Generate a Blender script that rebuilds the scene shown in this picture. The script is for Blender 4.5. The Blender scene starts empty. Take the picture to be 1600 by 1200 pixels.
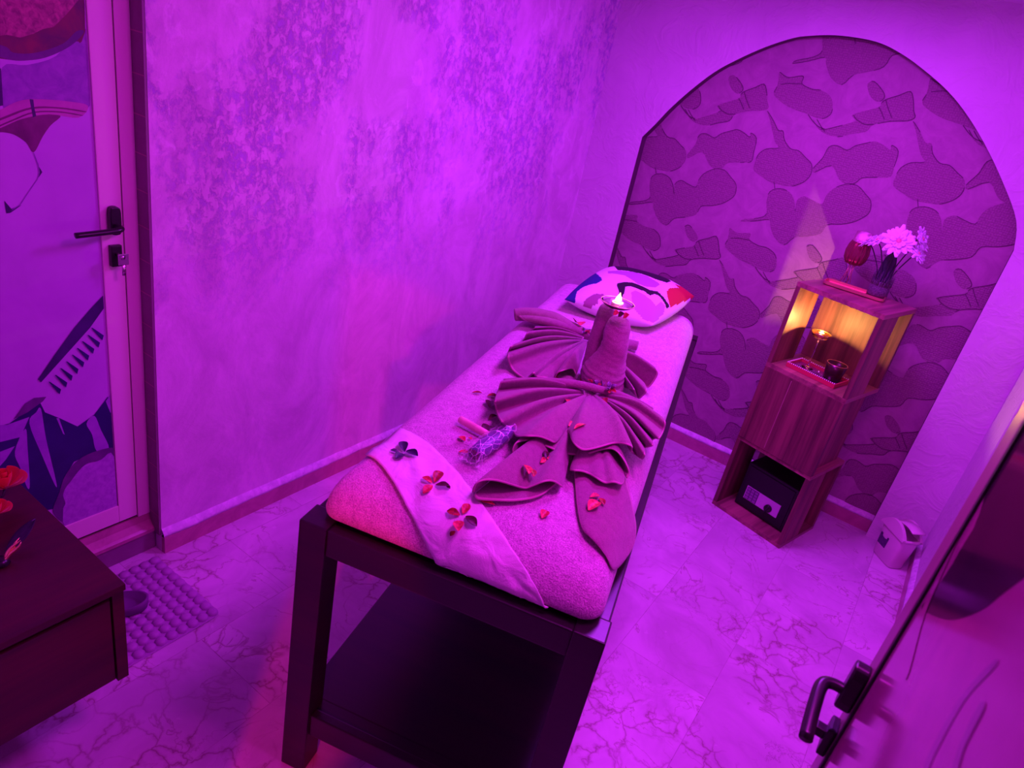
import bpy, bmesh, math, random
from mathutils import Vector, Matrix, noise
from mathutils.bvhtree import BVHTree
random.seed(7)
sc = bpy.context.scene
COL = sc.collection
# ---------------------------------------------------------------- camera
F = 1073.0
CAM = Vector((0.0, 0.0, 1.75))
RX = Vector((0.8026148, 0.5646196, 0.1923907))      # image right
RD = Vector((0.3913448, -0.2550149, -0.8842040))    # image down
RF = Vector((-0.4501764, 0.7849663, -0.4256397))    # view direction
cd = bpy.data.cameras.new('camera'); cam = bpy.data.objects.new('camera', cd); COL.objects.link(cam)
cam.matrix_world = Matrix(((RX.x, -RD.x, -RF.x, CAM.x), (RX.y, -RD.y, -RF.y, CAM.y), (RX.z, -RD.z, -RF.z, CAM.z), (0, 0, 0, 1)))
cd.sensor_width = 36; cd.lens = F/1600*36; cd.clip_start = 0.01
cd.dof.use_dof = True; cd.dof.focus_distance = 2.1; cd.dof.aperture_fstop = 7
sc.camera = cam
sc.view_settings.view_transform = 'Standard'; sc.view_settings.look = 'None'
sc.view_settings.gamma = 1; sc.view_settings.use_curve_mapping = False
sc.view_settings.exposure = -0.16
# ---------------------------------------------------------------- world and room lamps
wd = bpy.data.worlds.new('world'); sc.world = wd; wd.use_nodes = True
wd.node_tree.nodes['Background'].inputs[0].default_value = (0.45, 0.03, 0.6, 1)
wd.node_tree.nodes['Background'].inputs[1].default_value = 0.05

def area(name, loc, rot, sx, sy, col, power, spread=180):
    l = bpy.data.lights.new(name, 'AREA'); l.shape = 'RECTANGLE'; l.size = sx; l.size_y = sy
    l.color = col; l.energy = power; l.spread = math.radians(spread)
    o = bpy.data.objects.new(name, l); COL.objects.link(o); o.location = loc; o.rotation_euler = rot
    return o
def point(name, loc, col, power, r=0.01):
    l = bpy.data.lights.new(name, 'POINT'); l.color = col; l.energy = power; l.shadow_soft_size = r
    o = bpy.data.objects.new(name, l); COL.objects.link(o); o.location = loc
    return o
# violet LED panel deep in the room, magenta LED panel nearer the door, red light in the corridor behind the doorway
area('ceiling_led_violet', (-0.60, 2.40, 2.24), (0, 0, 0), 0.4, 0.4, (0.50, 0.03, 1.0), 44)
area('ceiling_led_magenta', (-0.14, 1.15, 2.24), (0, 0, 0), 0.4, 0.4, (0.90, 0.022, 1.0), 21)
sl_ = bpy.data.lights.new('corridor_spot_red', 'SPOT'); sl_.color = (1.0, 0.015, 0.10); sl_.energy = 190; sl_.spot_size = math.radians(26); sl_.spot_blend = 0.15; sl_.shadow_soft_size = 0.03
so_ = bpy.data.objects.new('corridor_spot_red', sl_); COL.objects.link(so_); so_.location = (0.585, -1.25, 1.35)
so_.rotation_euler = Vector((math.cos(math.radians(131.5)), math.sin(math.radians(131.5)), -0.33)).to_track_quat('-Z', 'Y').to_euler()

# ---------------------------------------------------------------- helpers
def ray(px, py):
    return (RX*(px-800) + RD*(py-600) + RF*F).normalized()
def at(px, py, axis, val):
    """point where the sight line of a photo pixel meets the plane axis=val (z: table height, x/y: a wall)"""
    d = ray(px, py); k = 'xyz'.index(axis); t = (val-CAM[k])/d[k]
    return CAM + d*t
def at_plane(px, py, p, n):
    d = ray(px, py); return CAM + d*((Vector(p)-CAM).dot(n)/d.dot(n))
def project(P):
    v = Vector(P)-CAM; z = v.dot(RF)
    return 800+F*v.dot(RX)/z, 600+F*v.dot(RD)/z

def tag(o, label=None, cat=None, group=None, kind=None):
    if label: o['label'] = label
    if cat: o['category'] = cat
    if group: o['group'] = group
    if kind: o['kind'] = kind
    return o
def empty(name, loc, rz=0, label=None, cat=None, group=None):
    o = bpy.data.objects.new(name, None); o.empty_display_size = 0.05
    COL.objects.link(o); o.location = loc; o.rotation_euler = (0, 0, rz)
    return tag(o, label, cat, group)

class MB:
    def __init__(s): s.bm = bmesh.new(); s.mi = 0
    def _m(s, vs, M=None):
        return [s.bm.verts.new((M @ Vector(v)) if M else Vector(v)) for v in vs]
    def face(s, vs, smooth=False):
        try:
            f = s.bm.faces.new(vs); f.material_index = s.mi; f.smooth = smooth; return f
        except ValueError: return None
    def poly(s, pts, M=None): return s.face(s._m(pts, M))
    def box(s, x0, x1, y0, y1, z0, z1, M=None, bev=0):
        v = s._m([(x0,y0,z0),(x1,y0,z0),(x1,y1,z0),(x0,y1,z0),(x0,y0,z1),(x1,y0,z1),(x1,y1,z1),(x0,y1,z1)], M)
        fs = [s.face([v[i] for i in q]) for q in ((0,3,2,1),(4,5,6,7),(0,1,5,4),(1,2,6,5),(2,3,7,6),(3,0,4,7))]
        if bev:
            es = {e for f in fs for e in f.edges}
            r = bmesh.ops.bevel(s.bm, geom=list(es), offset=bev, segments=2, affect='EDGES', profile=0.7)
            for f in r['faces']: f.material_index = s.mi
        return s
    def rings(s, rings, cap0=True, cap1=True, smooth=True, closed=True):
        R = [s._m(r) for r in rings]; n = len(R[0])
        for a, b in zip(R, R[1:]):
            for i in range(n if closed else n-1):
                j = (i+1) % n; s.face([a[i], a[j], b[j], b[i]], smooth)
        if cap0: s.face(list(reversed(R[0])), smooth)
        if cap1: s.face(R[-1], smooth)
        return s
    def lathe(s, prof, c=(0,0,0), seg=32, M=None, wob=None, cap0=True, cap1=True, sx=1, sy=1):
        rr = []
        for r, z in prof:
            ring = []
            for i in range(seg):
                a = 2*math.pi*i/seg; q = r*(wob(a, z) if wob else 1)
                p = Vector((q*math.cos(a)*sx, q*math.sin(a)*sy, z))
                if M: p = M @ p
                ring.append(p+Vector(c))
            rr.append(ring)
        return s.rings(rr, cap0, cap1)
    def tube(s, pts, rad, seg=10, flat=1.0, up=(0,0,1)):
        pts = [Vector(p) for p in pts]; n = len(pts)
        rad = rad if isinstance(rad, (list, tuple)) else [rad]*n
        rr = []
        for i, p in enumerate(pts):
            t = (pts[min(i+1, n-1)]-pts[max(i-1, 0)]).normalized()
            u = Vector(up)
            if abs(t.dot(u)) > 0.95: u = Vector((1, 0, 0))
            a = t.cross(u).normalized(); b = a.cross(t).normalized()
            rr.append([p + a*rad[i]*math.cos(2*math.pi*k/seg) + b*rad[i]*flat*math.sin(2*math.pi*k/seg) for k in range(seg)])
        return s.rings(rr)
    def grid(s, rows, smooth=True):
        R = [s._m(r) for r in rows]
        for a, b in zip(R, R[1:]):
            for i in range(len(a)-1): s.face([a[i], a[i+1], b[i+1], b[i]], smooth)
        return s
    def prism(s, outline, z0, z1, M=None, smooth=False):
        a = s._m([(x, y, z0) for x, y in outline], M); b = s._m([(x, y, z1) for x, y in outline], M)
        n = len(a); s.face(list(reversed(a))); s.face(b)
        for i in range(n):
            s.face([a[i], a[(i+1) % n], b[(i+1) % n], b[i]], smooth)
        return s
    def build(s, name, mats, parent=None, solid=0, sub=0, bevel=0, offset=-1, label=None):
        me = bpy.data.meshes.new(name)
        bmesh.ops.recalc_face_normals(s.bm, faces=s.bm.faces[:]) if not solid else None
        s.bm.to_mesh(me); s.bm.free()
        for m in (mats if isinstance(mats, (list, tuple)) else [mats]): me.materials.append(m)
        o = bpy.data.objects.new(name, me); COL.objects.link(o)
        if parent: o.parent = parent; o.matrix_parent_inverse = Matrix.Identity(4)
        if label: o['label'] = label
        if solid:
            m = o.modifiers.new('solid', 'SOLIDIFY'); m.thickness = solid; m.offset = offset
        if bevel:
            m = o.modifiers.new('bevel', 'BEVEL'); m.width = bevel; m.segments = 2; m.limit_method = 'ANGLE'
        if sub:
            m = o.modifiers.new('sub', 'SUBSURF'); m.levels = sub; m.render_levels = sub
        return o
def recentre(o, origin):
    """move a top-level mesh's origin to its base, keeping the shape where it is"""
    origin = Vector(origin); o.data.transform(Matrix.Translation(-origin)); o.location = origin
    return o
def cat_rom(pts, n=8, closed=False):
    P = [Vector(p) for p in pts]; out = []; N = len(P)
    rng = N if closed else N-1
    for i in range(rng):
        p0 = P[(i-1) % N] if closed or i else P[0]; p1 = P[i]; p2 = P[(i+1) % N]
        p3 = P[(i+2) % N] if closed or i+2 < N else P[-1]
        for k in range(n):
            t = k/n
            out.append(0.5*((2*p1)+(p2-p0)*t+(2*p0-5*p1+4*p2-p3)*t*t+(3*p1-p0-3*p2+p3)*t**3))
    if not closed: out.append(P[-1])
    return out
def flat_poly(b, pts3, ax):
    """triangulated flat shape; ax = index of the constant axis"""
    from mathutils.geometry import tessellate_polygon
    vs = [b.bm.verts.new(p) for p in pts3]
    P = [Vector(p) for p in pts3]; ij = [k for k in range(3) if k != ax]
    tri = tessellate_polygon([[Vector((p[ij[0]], p[ij[1]], 0)) for p in P]])
    for t in tri:
        b.face([vs[i] for i in t])
def inside(x, y, poly):
    c = False; j = len(poly)-1
    for i in range(len(poly)):
        xi, yi = poly[i]; xj, yj = poly[j]
        if (yi > y) != (yj > y) and x < (xj-xi)*(y-yi)/(yj-yi)+xi: c = not c
        j = i
    return c

# ---------------------------------------------------------------- materials
def mat(name, col, rough=0.6, metal=0.0, **kw):
    m = bpy.data.materials.new(name); m.use_nodes = True
    b = m.node_tree.nodes['Principled BSDF']
    b.inputs['Base Color'].default_value = (*col, 1); b.inputs['Roughness'].default_value = rough
    b.inputs['Metallic'].default_value = metal
    for k, v in kw.items(): b.inputs[k.replace('_', ' ')].default_value = v
    return m
class NT:
    def __init__(s, m): s.m = m; s.t = m.node_tree; s.b = s.t.nodes['Principled BSDF']; s.co = s.n('ShaderNodeTexCoord').outputs['Object']
    def n(s, typ, **kw):
        nd = s.t.nodes.new(typ)
        for k, v in kw.items(): setattr(nd, k, v)
        return nd
    def set(s, sock, v):
        if hasattr(v, 'links') or isinstance(v, bpy.types.NodeSocket): s.t.links.new(v, sock)
        elif isinstance(v, (tuple, list)) and sock.type == 'RGBA' and len(v) == 3: sock.default_value = (*v, 1)
        else: sock.default_value = v
    def mapping(s, scale=(1,1,1), rot=(0,0,0), loc=(0,0,0), src=None):
        nd = s.n('ShaderNodeMapping'); s.set(nd.inputs['Vector'], src or s.co)
        nd.inputs['Scale'].default_value = scale; nd.inputs['Rotation'].default_value = rot; nd.inputs['Location'].default_value = loc
        return nd.outputs[0]
    def noise(s, scale=5, detail=4, rough=0.5, dist=0, vec=None):
        nd = s.n('ShaderNodeTexNoise'); s.set(nd.inputs['Vector'], vec or s.co)
        nd.inputs['Scale'].default_value = scale; nd.inputs['Detail'].default_value = detail
        nd.inputs['Roughness'].default_value = rough; nd.inputs['Distortion'].default_value = dist
        return nd.outputs['Fac']
    def voro(s, scale=5, feature='F1', vec=None, out='Distance', rnd=1):
        nd = s.n('ShaderNodeTexVoronoi', feature=feature); s.set(nd.inputs['Vector'], vec or s.co)
        nd.inputs['Scale'].default_value = scale; nd.inputs['Randomness'].default_value = rnd
        return nd.outputs[out]
    def ramp(s, fac, stops, interp='LINEAR'):
        nd = s.n('ShaderNodeValToRGB'); s.set(nd.inputs[0], fac); r = nd.color_ramp; r.interpolation = interp
        while len(r.elements) < len(stops): r.elements.new(0.5)
        for e, (p, c) in zip(r.elements, stops):
            e.position = p; e.color = (*c, 1) if isinstance(c, tuple) else (c, c, c, 1)
        return nd.outputs[0]
    def mix(s, fac, a, b, mode='MIX'):
        nd = s.n('ShaderNodeMix', data_type='RGBA', blend_type=mode)
        s.set(nd.inputs[0], fac); s.set(nd.inputs[6], a); s.set(nd.inputs[7], b); return nd.outputs[2]
    def math(s, op, a, b=0.0):
        nd = s.n('ShaderNodeMath', operation=op); s.set(nd.inputs[0], a); s.set(nd.inputs[1], b); return nd.outputs[0]
    def base(s, c): s.set(s.b.inputs['Base Color'], c)
    def bump(s, h, strength=0.3, dist=0.01, nrm=None):
        nd = s.n('ShaderNodeBump'); s.set(nd.inputs['Height'], h); nd.inputs['Strength'].default_value = strength
        nd.inputs['Distance'].default_value = dist
        if nrm: s.set(nd.inputs['Normal'], nrm)
        s.t.links.new(nd.outputs[0], s.b.inputs['Normal']); return nd.outputs[0]

def plaster_left():
    m = mat('stucco_worn', (0.7, 0.62, 0.7), 0.6); t = NT(m)
    v = t.mapping((1, 1.0, 0.62))
    big = t.noise(2.6, 12, 0.70, 0.15, v)
    a = t.ramp(big, [(0.44, 0.0), (0.54, 1.0)])
    fine = t.noise(38, 10, 0.8, 0.3, t.mapping((1, 1, 0.8)))
    a2 = t.ramp(fine, [(0.47, 0.0), (0.56, 1.0)])
    sp = t.math('MULTIPLY', a, a2)
    # the worn patches sit in the upper half of the wall
    sep = t.n('ShaderNodeSeparateXYZ'); t.set(sep.inputs[0], t.co)
    hz = t.ramp(t.math('MULTIPLY', sep.outputs[2], 0.45), [(0.36, 0.10), (0.56, 1.0)])
    sp = t.math('MULTIPLY', sp, hz)
    c = t.mix(sp, (0.78, 0.62, 0.76), (0.50, 0.33, 0.68))
    mid = t.ramp(t.noise(4.5, 8, 0.7, 1.2, v), [(0.38, (0.84, 0.80, 0.84)), (0.62, (1.06, 1.06, 1.06))])
    c = t.mix(1.0, c, mid, 'MULTIPLY')
    lf_ = t.ramp(t.noise(13, 8, 0.7, 0.8, t.mapping((1, 1, 0.7), loc=(7, 1, 4))), [(0.56, 0.0), (0.62, 1.0)])
    c = t.mix(t.math('MULTIPLY', lf_, t.math('MULTIPLY', hz, 0.55)), c, (0.92, 0.80, 0.92))
    st = t.ramp(t.noise(2.2, 6, 0.7, 2.0, t.mapping((1, 1, 1), loc=(3, 5, 2))), [(0.70, 1.0), (0.78, 0.80)])
    c = t.mix(1.0, c, st, 'MULTIPLY')
    t.base(c)
    # metallic glitter flecks in one patch of the finish
    vo = t.voro(330, 'F1', None, 'Color'); s2 = t.n('ShaderNodeSeparateColor'); t.set(s2.inputs[0], vo)
    fl = t.math('GREATER_THAN', s2.outputs[0], 0.994)
    t.set(t.b.inputs['Metallic'], fl)
    h = t.math('ADD', t.math('MULTIPLY', sp, -0.5), t.math('ADD', t.math('MULTIPLY', fine, 0.5), t.noise(8, 8, 0.6, 0.8)))
    t.bump(h, 0.55, 0.006)
    return m
def plaster_plain(name='stucco_trowelled', s=1.0):
    m = mat(name, (0.72, 0.64, 0.72), 0.6); t = NT(m)
    n1 = t.noise(6, 4, 0.6, 1.2); n2 = t.noise(2.2, 4, 0.5)
    t.base(t.mix(t.ramp(n2, [(0.35, 0.0), (0.65, 1.0)]), (0.66, 0.56, 0.66), (0.76, 0.68, 0.76)))
    ridg = t.math('ABSOLUTE', t.math('SUBTRACT', n1, 0.5))
    t.bump(t.math('ADD', t.ramp(ridg, [(0.0, 1.0), (0.09, 0.0)]), t.noise(3, 3)), 0.28*s, 0.006)
    return m
def marble_floor():
    m = mat('marble_tiles', (0.7, 0.6, 0.65), 0.22); t = NT(m)
    sep = t.n('ShaderNodeSeparateXYZ'); t.set(sep.inputs[0], t.co)
    cb = t.n('ShaderNodeCombineXYZ')
    t.set(cb.inputs[0], t.math('ADD', sep.outputs[1], -1.87+6.44)); t.set(cb.inputs[1], t.math('ADD', sep.outputs[0], 0.10+6.44))
    br = t.n('ShaderNodeTexBrick'); t.set(br.inputs['Vector'], cb.outputs[0])
    br.inputs['Scale'].default_value = 1; br.inputs['Brick Width'].default_value = 0.644; br.inputs['Row Height'].default_value = 0.322
    br.inputs['Mortar Size'].default_value = 0.0011; br.inputs['Mortar Smooth'].default_value = 0.2; br.offset = 0.5
    br.inputs['Color1'].default_value = (1, 1, 1, 1); br.inputs['Color2'].default_value = (0.80, 0.78, 0.80, 1); br.inputs['Mortar'].default_value = (0.66, 0.58, 0.62, 1)
    # each tile's veins are shifted by its own tint
    sc2 = t.n('ShaderNodeSeparateColor'); t.set(sc2.inputs[0], br.outputs['Color'])
    off = t.n('ShaderNodeVectorMath', operation='ADD'); t.set(off.inputs[0], t.co)
    cz = t.n('ShaderNodeCombineXYZ'); t.set(cz.inputs[2], t.math('MULTIPLY', sc2.outputs[0], 9.0)); t.set(off.inputs[1], cz.outputs[0])
    v = off.outputs[0]
    cloud = t.noise(3.0, 6, 0.6, 1.5, v)
    patch = t.ramp(t.noise(1.9, 3, 0.5, 0.8, v), [(0.50, 0.0), (0.57, 1.0)])
    ridge = t.math('ABSOLUTE', t.math('SUBTRACT', t.noise(4.2, 5, 0.55, 1.2, v), 0.5))
    vein = t.ramp(ridge, [(0.0, 1.0), (0.012, 0.0)])
    warp = t.n('ShaderNodeVectorMath', operation='ADD'); t.set(warp.inputs[0], v)
    nc = t.n('ShaderNodeTexNoise'); t.set(nc.inputs['Vector'], v); nc.inputs['Scale'].default_value = 7; nc.inputs['Detail'].default_value = 5
    sc3 = t.n('ShaderNodeVectorMath', operation='SCALE'); t.set(sc3.inputs[0], nc.outputs['Color']); sc3.inputs['Scale'].default_value = 0.22
    t.set(warp.inputs[1], sc3.outputs[0])
    net = t.ramp(t.voro(10, 'DISTANCE_TO_EDGE', warp.outputs[0]), [(0.0, 1.0), (0.03, 0.35), (0.09, 0.0)])
    veins = t.math('MAXIMUM', t.math('MULTIPLY', vein, t.ramp(cloud, [(0.45, 0.1), (0.6, 0.6)])), t.math('MULTIPLY', net, t.math('MULTIPLY', patch, 0.8)))
    c = t.mix(t.ramp(cloud, [(0.35, 0.0), (0.65, 1.0)]), (0.60, 0.48, 0.58), (0.78, 0.66, 0.76))
    c = t.mix(t.math('MULTIPLY', veins, 0.95), c, (0.26, 0.10, 0.12))
    white = t.ramp(t.noise(11, 4, 0.5, 2.0, v), [(0.70, 0.0), (0.73, 1.0)])
    c = t.mix(t.math('MULTIPLY', white, 0.35), c, (0.9, 0.85, 0.9))
    crack = t.ramp(t.math('ABSOLUTE', t.math('SUBTRACT', t.noise(5.5, 9, 0.72, 0.6, v), 0.5)), [(0.0, 1.0), (0.005, 0.0)])
    crackm = t.ramp(t.noise(3.1, 2, 0.5, 0.3, v), [(0.62, 0.0), (0.66, 1.0)])
    c = t.mix(t.math('MULTIPLY', crack, crackm), c, (0.12, 0.04, 0.05))
    c = t.mix(1.0, c, br.outputs['Color'], 'MULTIPLY')
    t.base(c); t.set(t.b.inputs['Roughness'], t.ramp(cloud, [(0.3, 0.34), (0.7, 0.48)]))
    t.bump(br.outputs['Fac'], 0.25, 0.001)
    return m
def marble_skirt(name, c1, c2, rough=0.3):
    m = mat(name, c1, rough); t = NT(m)
    t.base(t.mix(t.ramp(t.noise(9, 7, 0.65, 1.4), [(0.35, 0.0), (0.65, 1.0)]), c1, c2)); return m
def wood(name, dark, light, axis='z', scale=1.0, rough=0.35, contrast=(0.35, 0.65)):
    m = mat(name, dark, rough); t = NT(m)
    s = {'z': (14, 14, 0.8), 'x': (0.8, 14, 14), 'y': (14, 0.8, 14)}[axis]
    v = t.mapping(tuple(k*scale for k in s))
    n1 = t.noise(1.0, 3, 0.5, 0.4, v); n2 = t.noise(4.5, 6, 0.6, 0.3, v)
    f = t.math('ADD', t.math('MULTIPLY', n1, 0.65), t.math('MULTIPLY', n2, 0.35))
    t.base(t.ramp(f, [(contrast[0], dark), (contrast[1], light)])); t.bump(n2, 0.08, 0.002)
    return m
def terry(name, c1, c2, scale=420, strength=0.9, weave=False):
    m = mat(name, c1, 0.95, Sheen_Weight=0.35, Sheen_Roughness=0.5); t = NT(m)
    n = t.noise(scale, 3, 0.6); n2 = t.noise(60, 4, 0.6, 0.5)
    t.base(t.mix(t.ramp(t.math('ADD', t.math('MULTIPLY', n, 0.7), t.math('MULTIPLY', n2, 0.3)), [(0.36, 0.0), (0.62, 1.0)]), c2, c1))
    t.bump(t.math('ADD', n, t.math('MULTIPLY', n2, 0.8)), strength, 0.004)
    return m
def cloth(name, c, rough=0.8, wr=0.3):
    m = mat(name, c, rough, Sheen_Weight=0.2); t = NT(m)
    t.bump(t.math('ADD', t.noise(14, 3, 0.5, 1.2), t.math('MULTIPLY', t.noise(700, 2), 0.1)), wr, 0.01); return m
def mottled(name, c1, c2, scale=60, rough=0.6, metal=0, bump=0.2):
    m = mat(name, c1, rough, metal); t = NT(m)
    n = t.noise(scale, 5, 0.6, 0.6); t.base(t.mix(t.ramp(n, [(0.35, 0.0), (0.65, 1.0)]), c1, c2)); t.bump(n, bump, 0.003); return m
def emit(name, col, s):
    m = mat(name, (0, 0, 0)); b = m.node_tree.nodes['Principled BSDF']
    b.inputs['Emission Color'].default_value = (*col, 1); b.inputs['Emission Strength'].default_value = s; return m

M = {}
M['wall_left'] = plaster_left(); M['wall'] = plaster_plain(); M['ceiling'] = plaster_plain('ceiling_paint', 0.2)
M['floor'] = marble_floor()
M['skirt'] = marble_skirt('skirting_marble', (0.52, 0.20, 0.30), (0.40, 0.14, 0.22))
M['cement'] = mottled('cement_fillet', (0.85, 0.78, 0.88), (0.62, 0.52, 0.66), 35, 0.6, 0, 0.5)
M['white_alu'] = mat('white_aluminium', (0.80, 0.62, 0.66), 0.38)
M['gasket'] = mat('black_gasket', (0.01, 0.01, 0.01), 0.6)
M['black'] = mat('black_metal', (0.012, 0.01, 0.012), 0.3)
M['silver'] = mat('silver_metal', (0.7, 0.62, 0.65), 0.25, 1.0)
M['gold'] = mat('gold_metal', (0.85, 0.5, 0.2), 0.22, 1.0)
M['rose_gold'] = mat('rose_gold_metal', (0.85, 0.40, 0.30), 0.32, 0.9)
M['tile_reveal'] = marble_skirt('reveal_tile', (0.26, 0.13, 0.22), (0.22, 0.10, 0.18), 0.35)
M['table_black'] = wood('black_stained_wood', (0.010, 0.005, 0.010), (0.022, 0.008, 0.014), 'x', 1, 0.32)
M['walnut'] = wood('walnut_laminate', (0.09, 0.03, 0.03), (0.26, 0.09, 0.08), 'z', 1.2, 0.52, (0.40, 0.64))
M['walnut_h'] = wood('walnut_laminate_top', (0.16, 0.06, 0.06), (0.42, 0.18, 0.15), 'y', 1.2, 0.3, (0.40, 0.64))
M['light_strip'] = mat('light_wood_strip', (0.42, 0.2, 0.2), 0.4)
M['cabinet_wood'] = wood('dark_cabinet_wood', (0.030, 0.008, 0.008), (0.075, 0.016, 0.014), 'y', 1, 0.4)
M['mattress'] = terry('lilac_terry_cover', (0.86, 0.62, 0.74), (0.42, 0.22, 0.36), 330, 1.0)
M['towel'] = terry('taupe_towel', (0.38, 0.18, 0.25), (0.22, 0.09, 0.14), 520, 0.6)
M['towel_hem'] = cloth('taupe_towel_hem', (0.55, 0.28, 0.36), 0.9, 0.2)
M['runner'] = cloth('white_smooth_cloth', (0.84, 0.80, 0.80), 0.55, 0.9)
M['petal_red'] = mottled('red_petal', (0.55, 0.02, 0.03), (0.22, 0.01, 0.02), 120, 0.45)
M['petal_pink'] = mottled('pink_red_petal', (0.85, 0.10, 0.12), (0.45, 0.02, 0.04), 120, 0.45)
M['petal_dark'] = mottled('maroon_petal', (0.12, 0.008, 0.03), (0.05, 0.004, 0.02), 120, 0.45)
M['petal_navy'] = mottled('dark_dried_petal', (0.012, 0.012, 0.04), (0.03, 0.02, 0.07), 120, 0.4)
M['glass'] = mat('clear_glass', (1, 0.95, 0.97), 0.03, Transmission_Weight=1.0, IOR=1.45)
M['wax'] = mat('candle_wax', (0.95, 0.8, 0.6), 0.5, Subsurface_Weight=0.3)
M['flame'] = emit('candle_flame', (1.0, 0.68, 0.24), 4.5)
M['plastic_white'] = mat('white_plastic', (0.78, 0.62, 0.68), 0.4)
M['rubber'] = mat('lilac_rubber', (0.40, 0.20, 0.42), 0.5)
M['slipper'] = mat('purple_foam', (0.17, 0.06, 0.2), 0.6)

# =============================================================== the room
XL, XR, YB, ZC = -1.81, 0.39, 3.42, 2.275
def struct(o, label=None, cat=None):
    o['kind'] = 'structure'
    if label: o['label'] = label
    if cat: o['category'] = cat
    return o
b = MB(); b.box(-2.05, XR+0.1, -1.9, 3.6, -0.05, 0)
struct(b.build('floor', M['floor']), 'veined cream marble tile floor', 'floor')
b = MB(); b.box(-2.05, XR+0.1, -0.12, 3.6, ZC, ZC+0.05)
struct(b.build('ceiling', M['ceiling']), 'flat pale ceiling', 'ceiling')
b = MB(); b.box(XL-0.1, XL, 1.031, 3.6, 0, ZC)
b.build('wall_left', M['wall_left']); wl = bpy.data.objects['wall_left']; struct(wl, 'worn lilac stucco wall behind the massage bed', 'wall')
b = MB(); b.box(XR, XR+0.1, -0.12, 3.6, 0, ZC); struct(b.build('wall_right', M['wall']), 'narrow plain stucco wall at the right', 'wall')
# front wall with the doorway in which the photographer stands, and the corridor's far wall
b = MB(); b.box(-2.05, -0.39, -0.12, -0.02, 0, ZC); b.box(0.17, XR, -0.12, -0.02, 0, ZC); b.box(-0.39, 0.17, -0.12, -0.02, 2.12, ZC)
struct(b.build('wall_front', M['wall']), 'stucco wall with the doorway', 'wall')
# arch
arch_px = [(1003.8,214),(1025,193),(1046,170.7),(1078,142),(1116,113),(1152.5,93),(1195,74),(1237.5,60),(1265,56),(1303.8,55),(1346,60),(1376,67.6),(1401.5,80),(1431,99.5),(1474,135.6),(1505.6,172),(1537.5,223),(1567,285),(1588,345)]
AR = [at(x, y, 'y', YB) for x, y in arch_px]
AR = [(p.x, p.z) for p in AR]
NXL, NXR = -1.525, 0.165
AR = [(NXL, 0.0), (NXL, AR[0][1])] + AR[1:] + [(NXR, 1.44), (NXR, 0.0)]
sm = cat_rom([(x, 0, z) for x, z in AR[1:-1]], 4)
arch = [(NXL, 0.0)] + [(p.x, p.z) for p in sm] + [(NXR, 0.0)]
NY = 3.475
b = MB()
n = len(arch)
def arch_wall(b, y):
    # strips from the arch outline up / sideways to the wall's rectangle
    ia = 1
    outer = []
    for x, z in arch:
        outer.append((x, ZC))
    # left pier, right pier
    v = lambda p: (p[0], y, p[1])
    b.poly([v((XL-0.1, 0)), v((NXL, 0)), v((NXL, ZC)), v((XL-0.1, ZC))])
    b.poly([v((NXR, 0)), v((XR+0.1, 0)), v((XR+0.1, ZC)), v((NXR, ZC))])
    xs = arch[1:-1]
    for p, q in zip(xs, xs[1:]):
        if abs(q[0]-p[0]) > 1e-5:
            b.poly([v((p[0], p[1])), v((q[0], q[1])), v((q[0], ZC)), v((p[0], ZC))])
arch_wall(b, YB)
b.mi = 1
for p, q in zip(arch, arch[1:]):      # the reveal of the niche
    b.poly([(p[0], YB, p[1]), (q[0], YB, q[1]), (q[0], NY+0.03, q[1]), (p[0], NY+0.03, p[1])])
bmesh.ops.remove_doubles(b.bm, verts=b.bm.verts[:], dist=1e-5)
M['reveal'] = mat('reveal_painted_shade', (0.10, 0.03, 0.08), 0.7)  # shadow rim of the niche, painted as a dark colour on the reveal
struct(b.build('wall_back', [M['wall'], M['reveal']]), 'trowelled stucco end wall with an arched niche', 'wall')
# wallpaper in the niche
def paper(name, c1, c2, dots):
    m = mat(name, c1, 0.7); t = NT(m)
    n = t.noise(9, 8, 0.7, 1.5); t.base(t.mix(t.ramp(n, [(0.35, 0.0), (0.65, 1.0)]), c1, c2))
    if dots:
        v = t.mapping((1, 1, 1), (0, 0, 0.0)); d = t.voro(110, 'F1', v, 'Distance', 0.45)
        dd = t.ramp(d, [(0.25, 1.0), (0.55, 0.0)])
        t.base(t.mix(t.math('MULTIPLY', dd, 0.5), c1, c2)); t.bump(dd, 0.6, 0.002)
    else: t.bump(n, 0.25, 0.003)
    return m
M['paper_light'] = paper('wallpaper_ground', (0.34, 0.17, 0.27), (0.43, 0.24, 0.34), False)
M['paper_dark'] = paper('wallpaper_motif', (0.255, 0.12, 0.19), (0.37, 0.19, 0.28), True)
M['paper_line'] = mat('wallpaper_contour', (0.13, 0.05, 0.10), 0.7)
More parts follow.
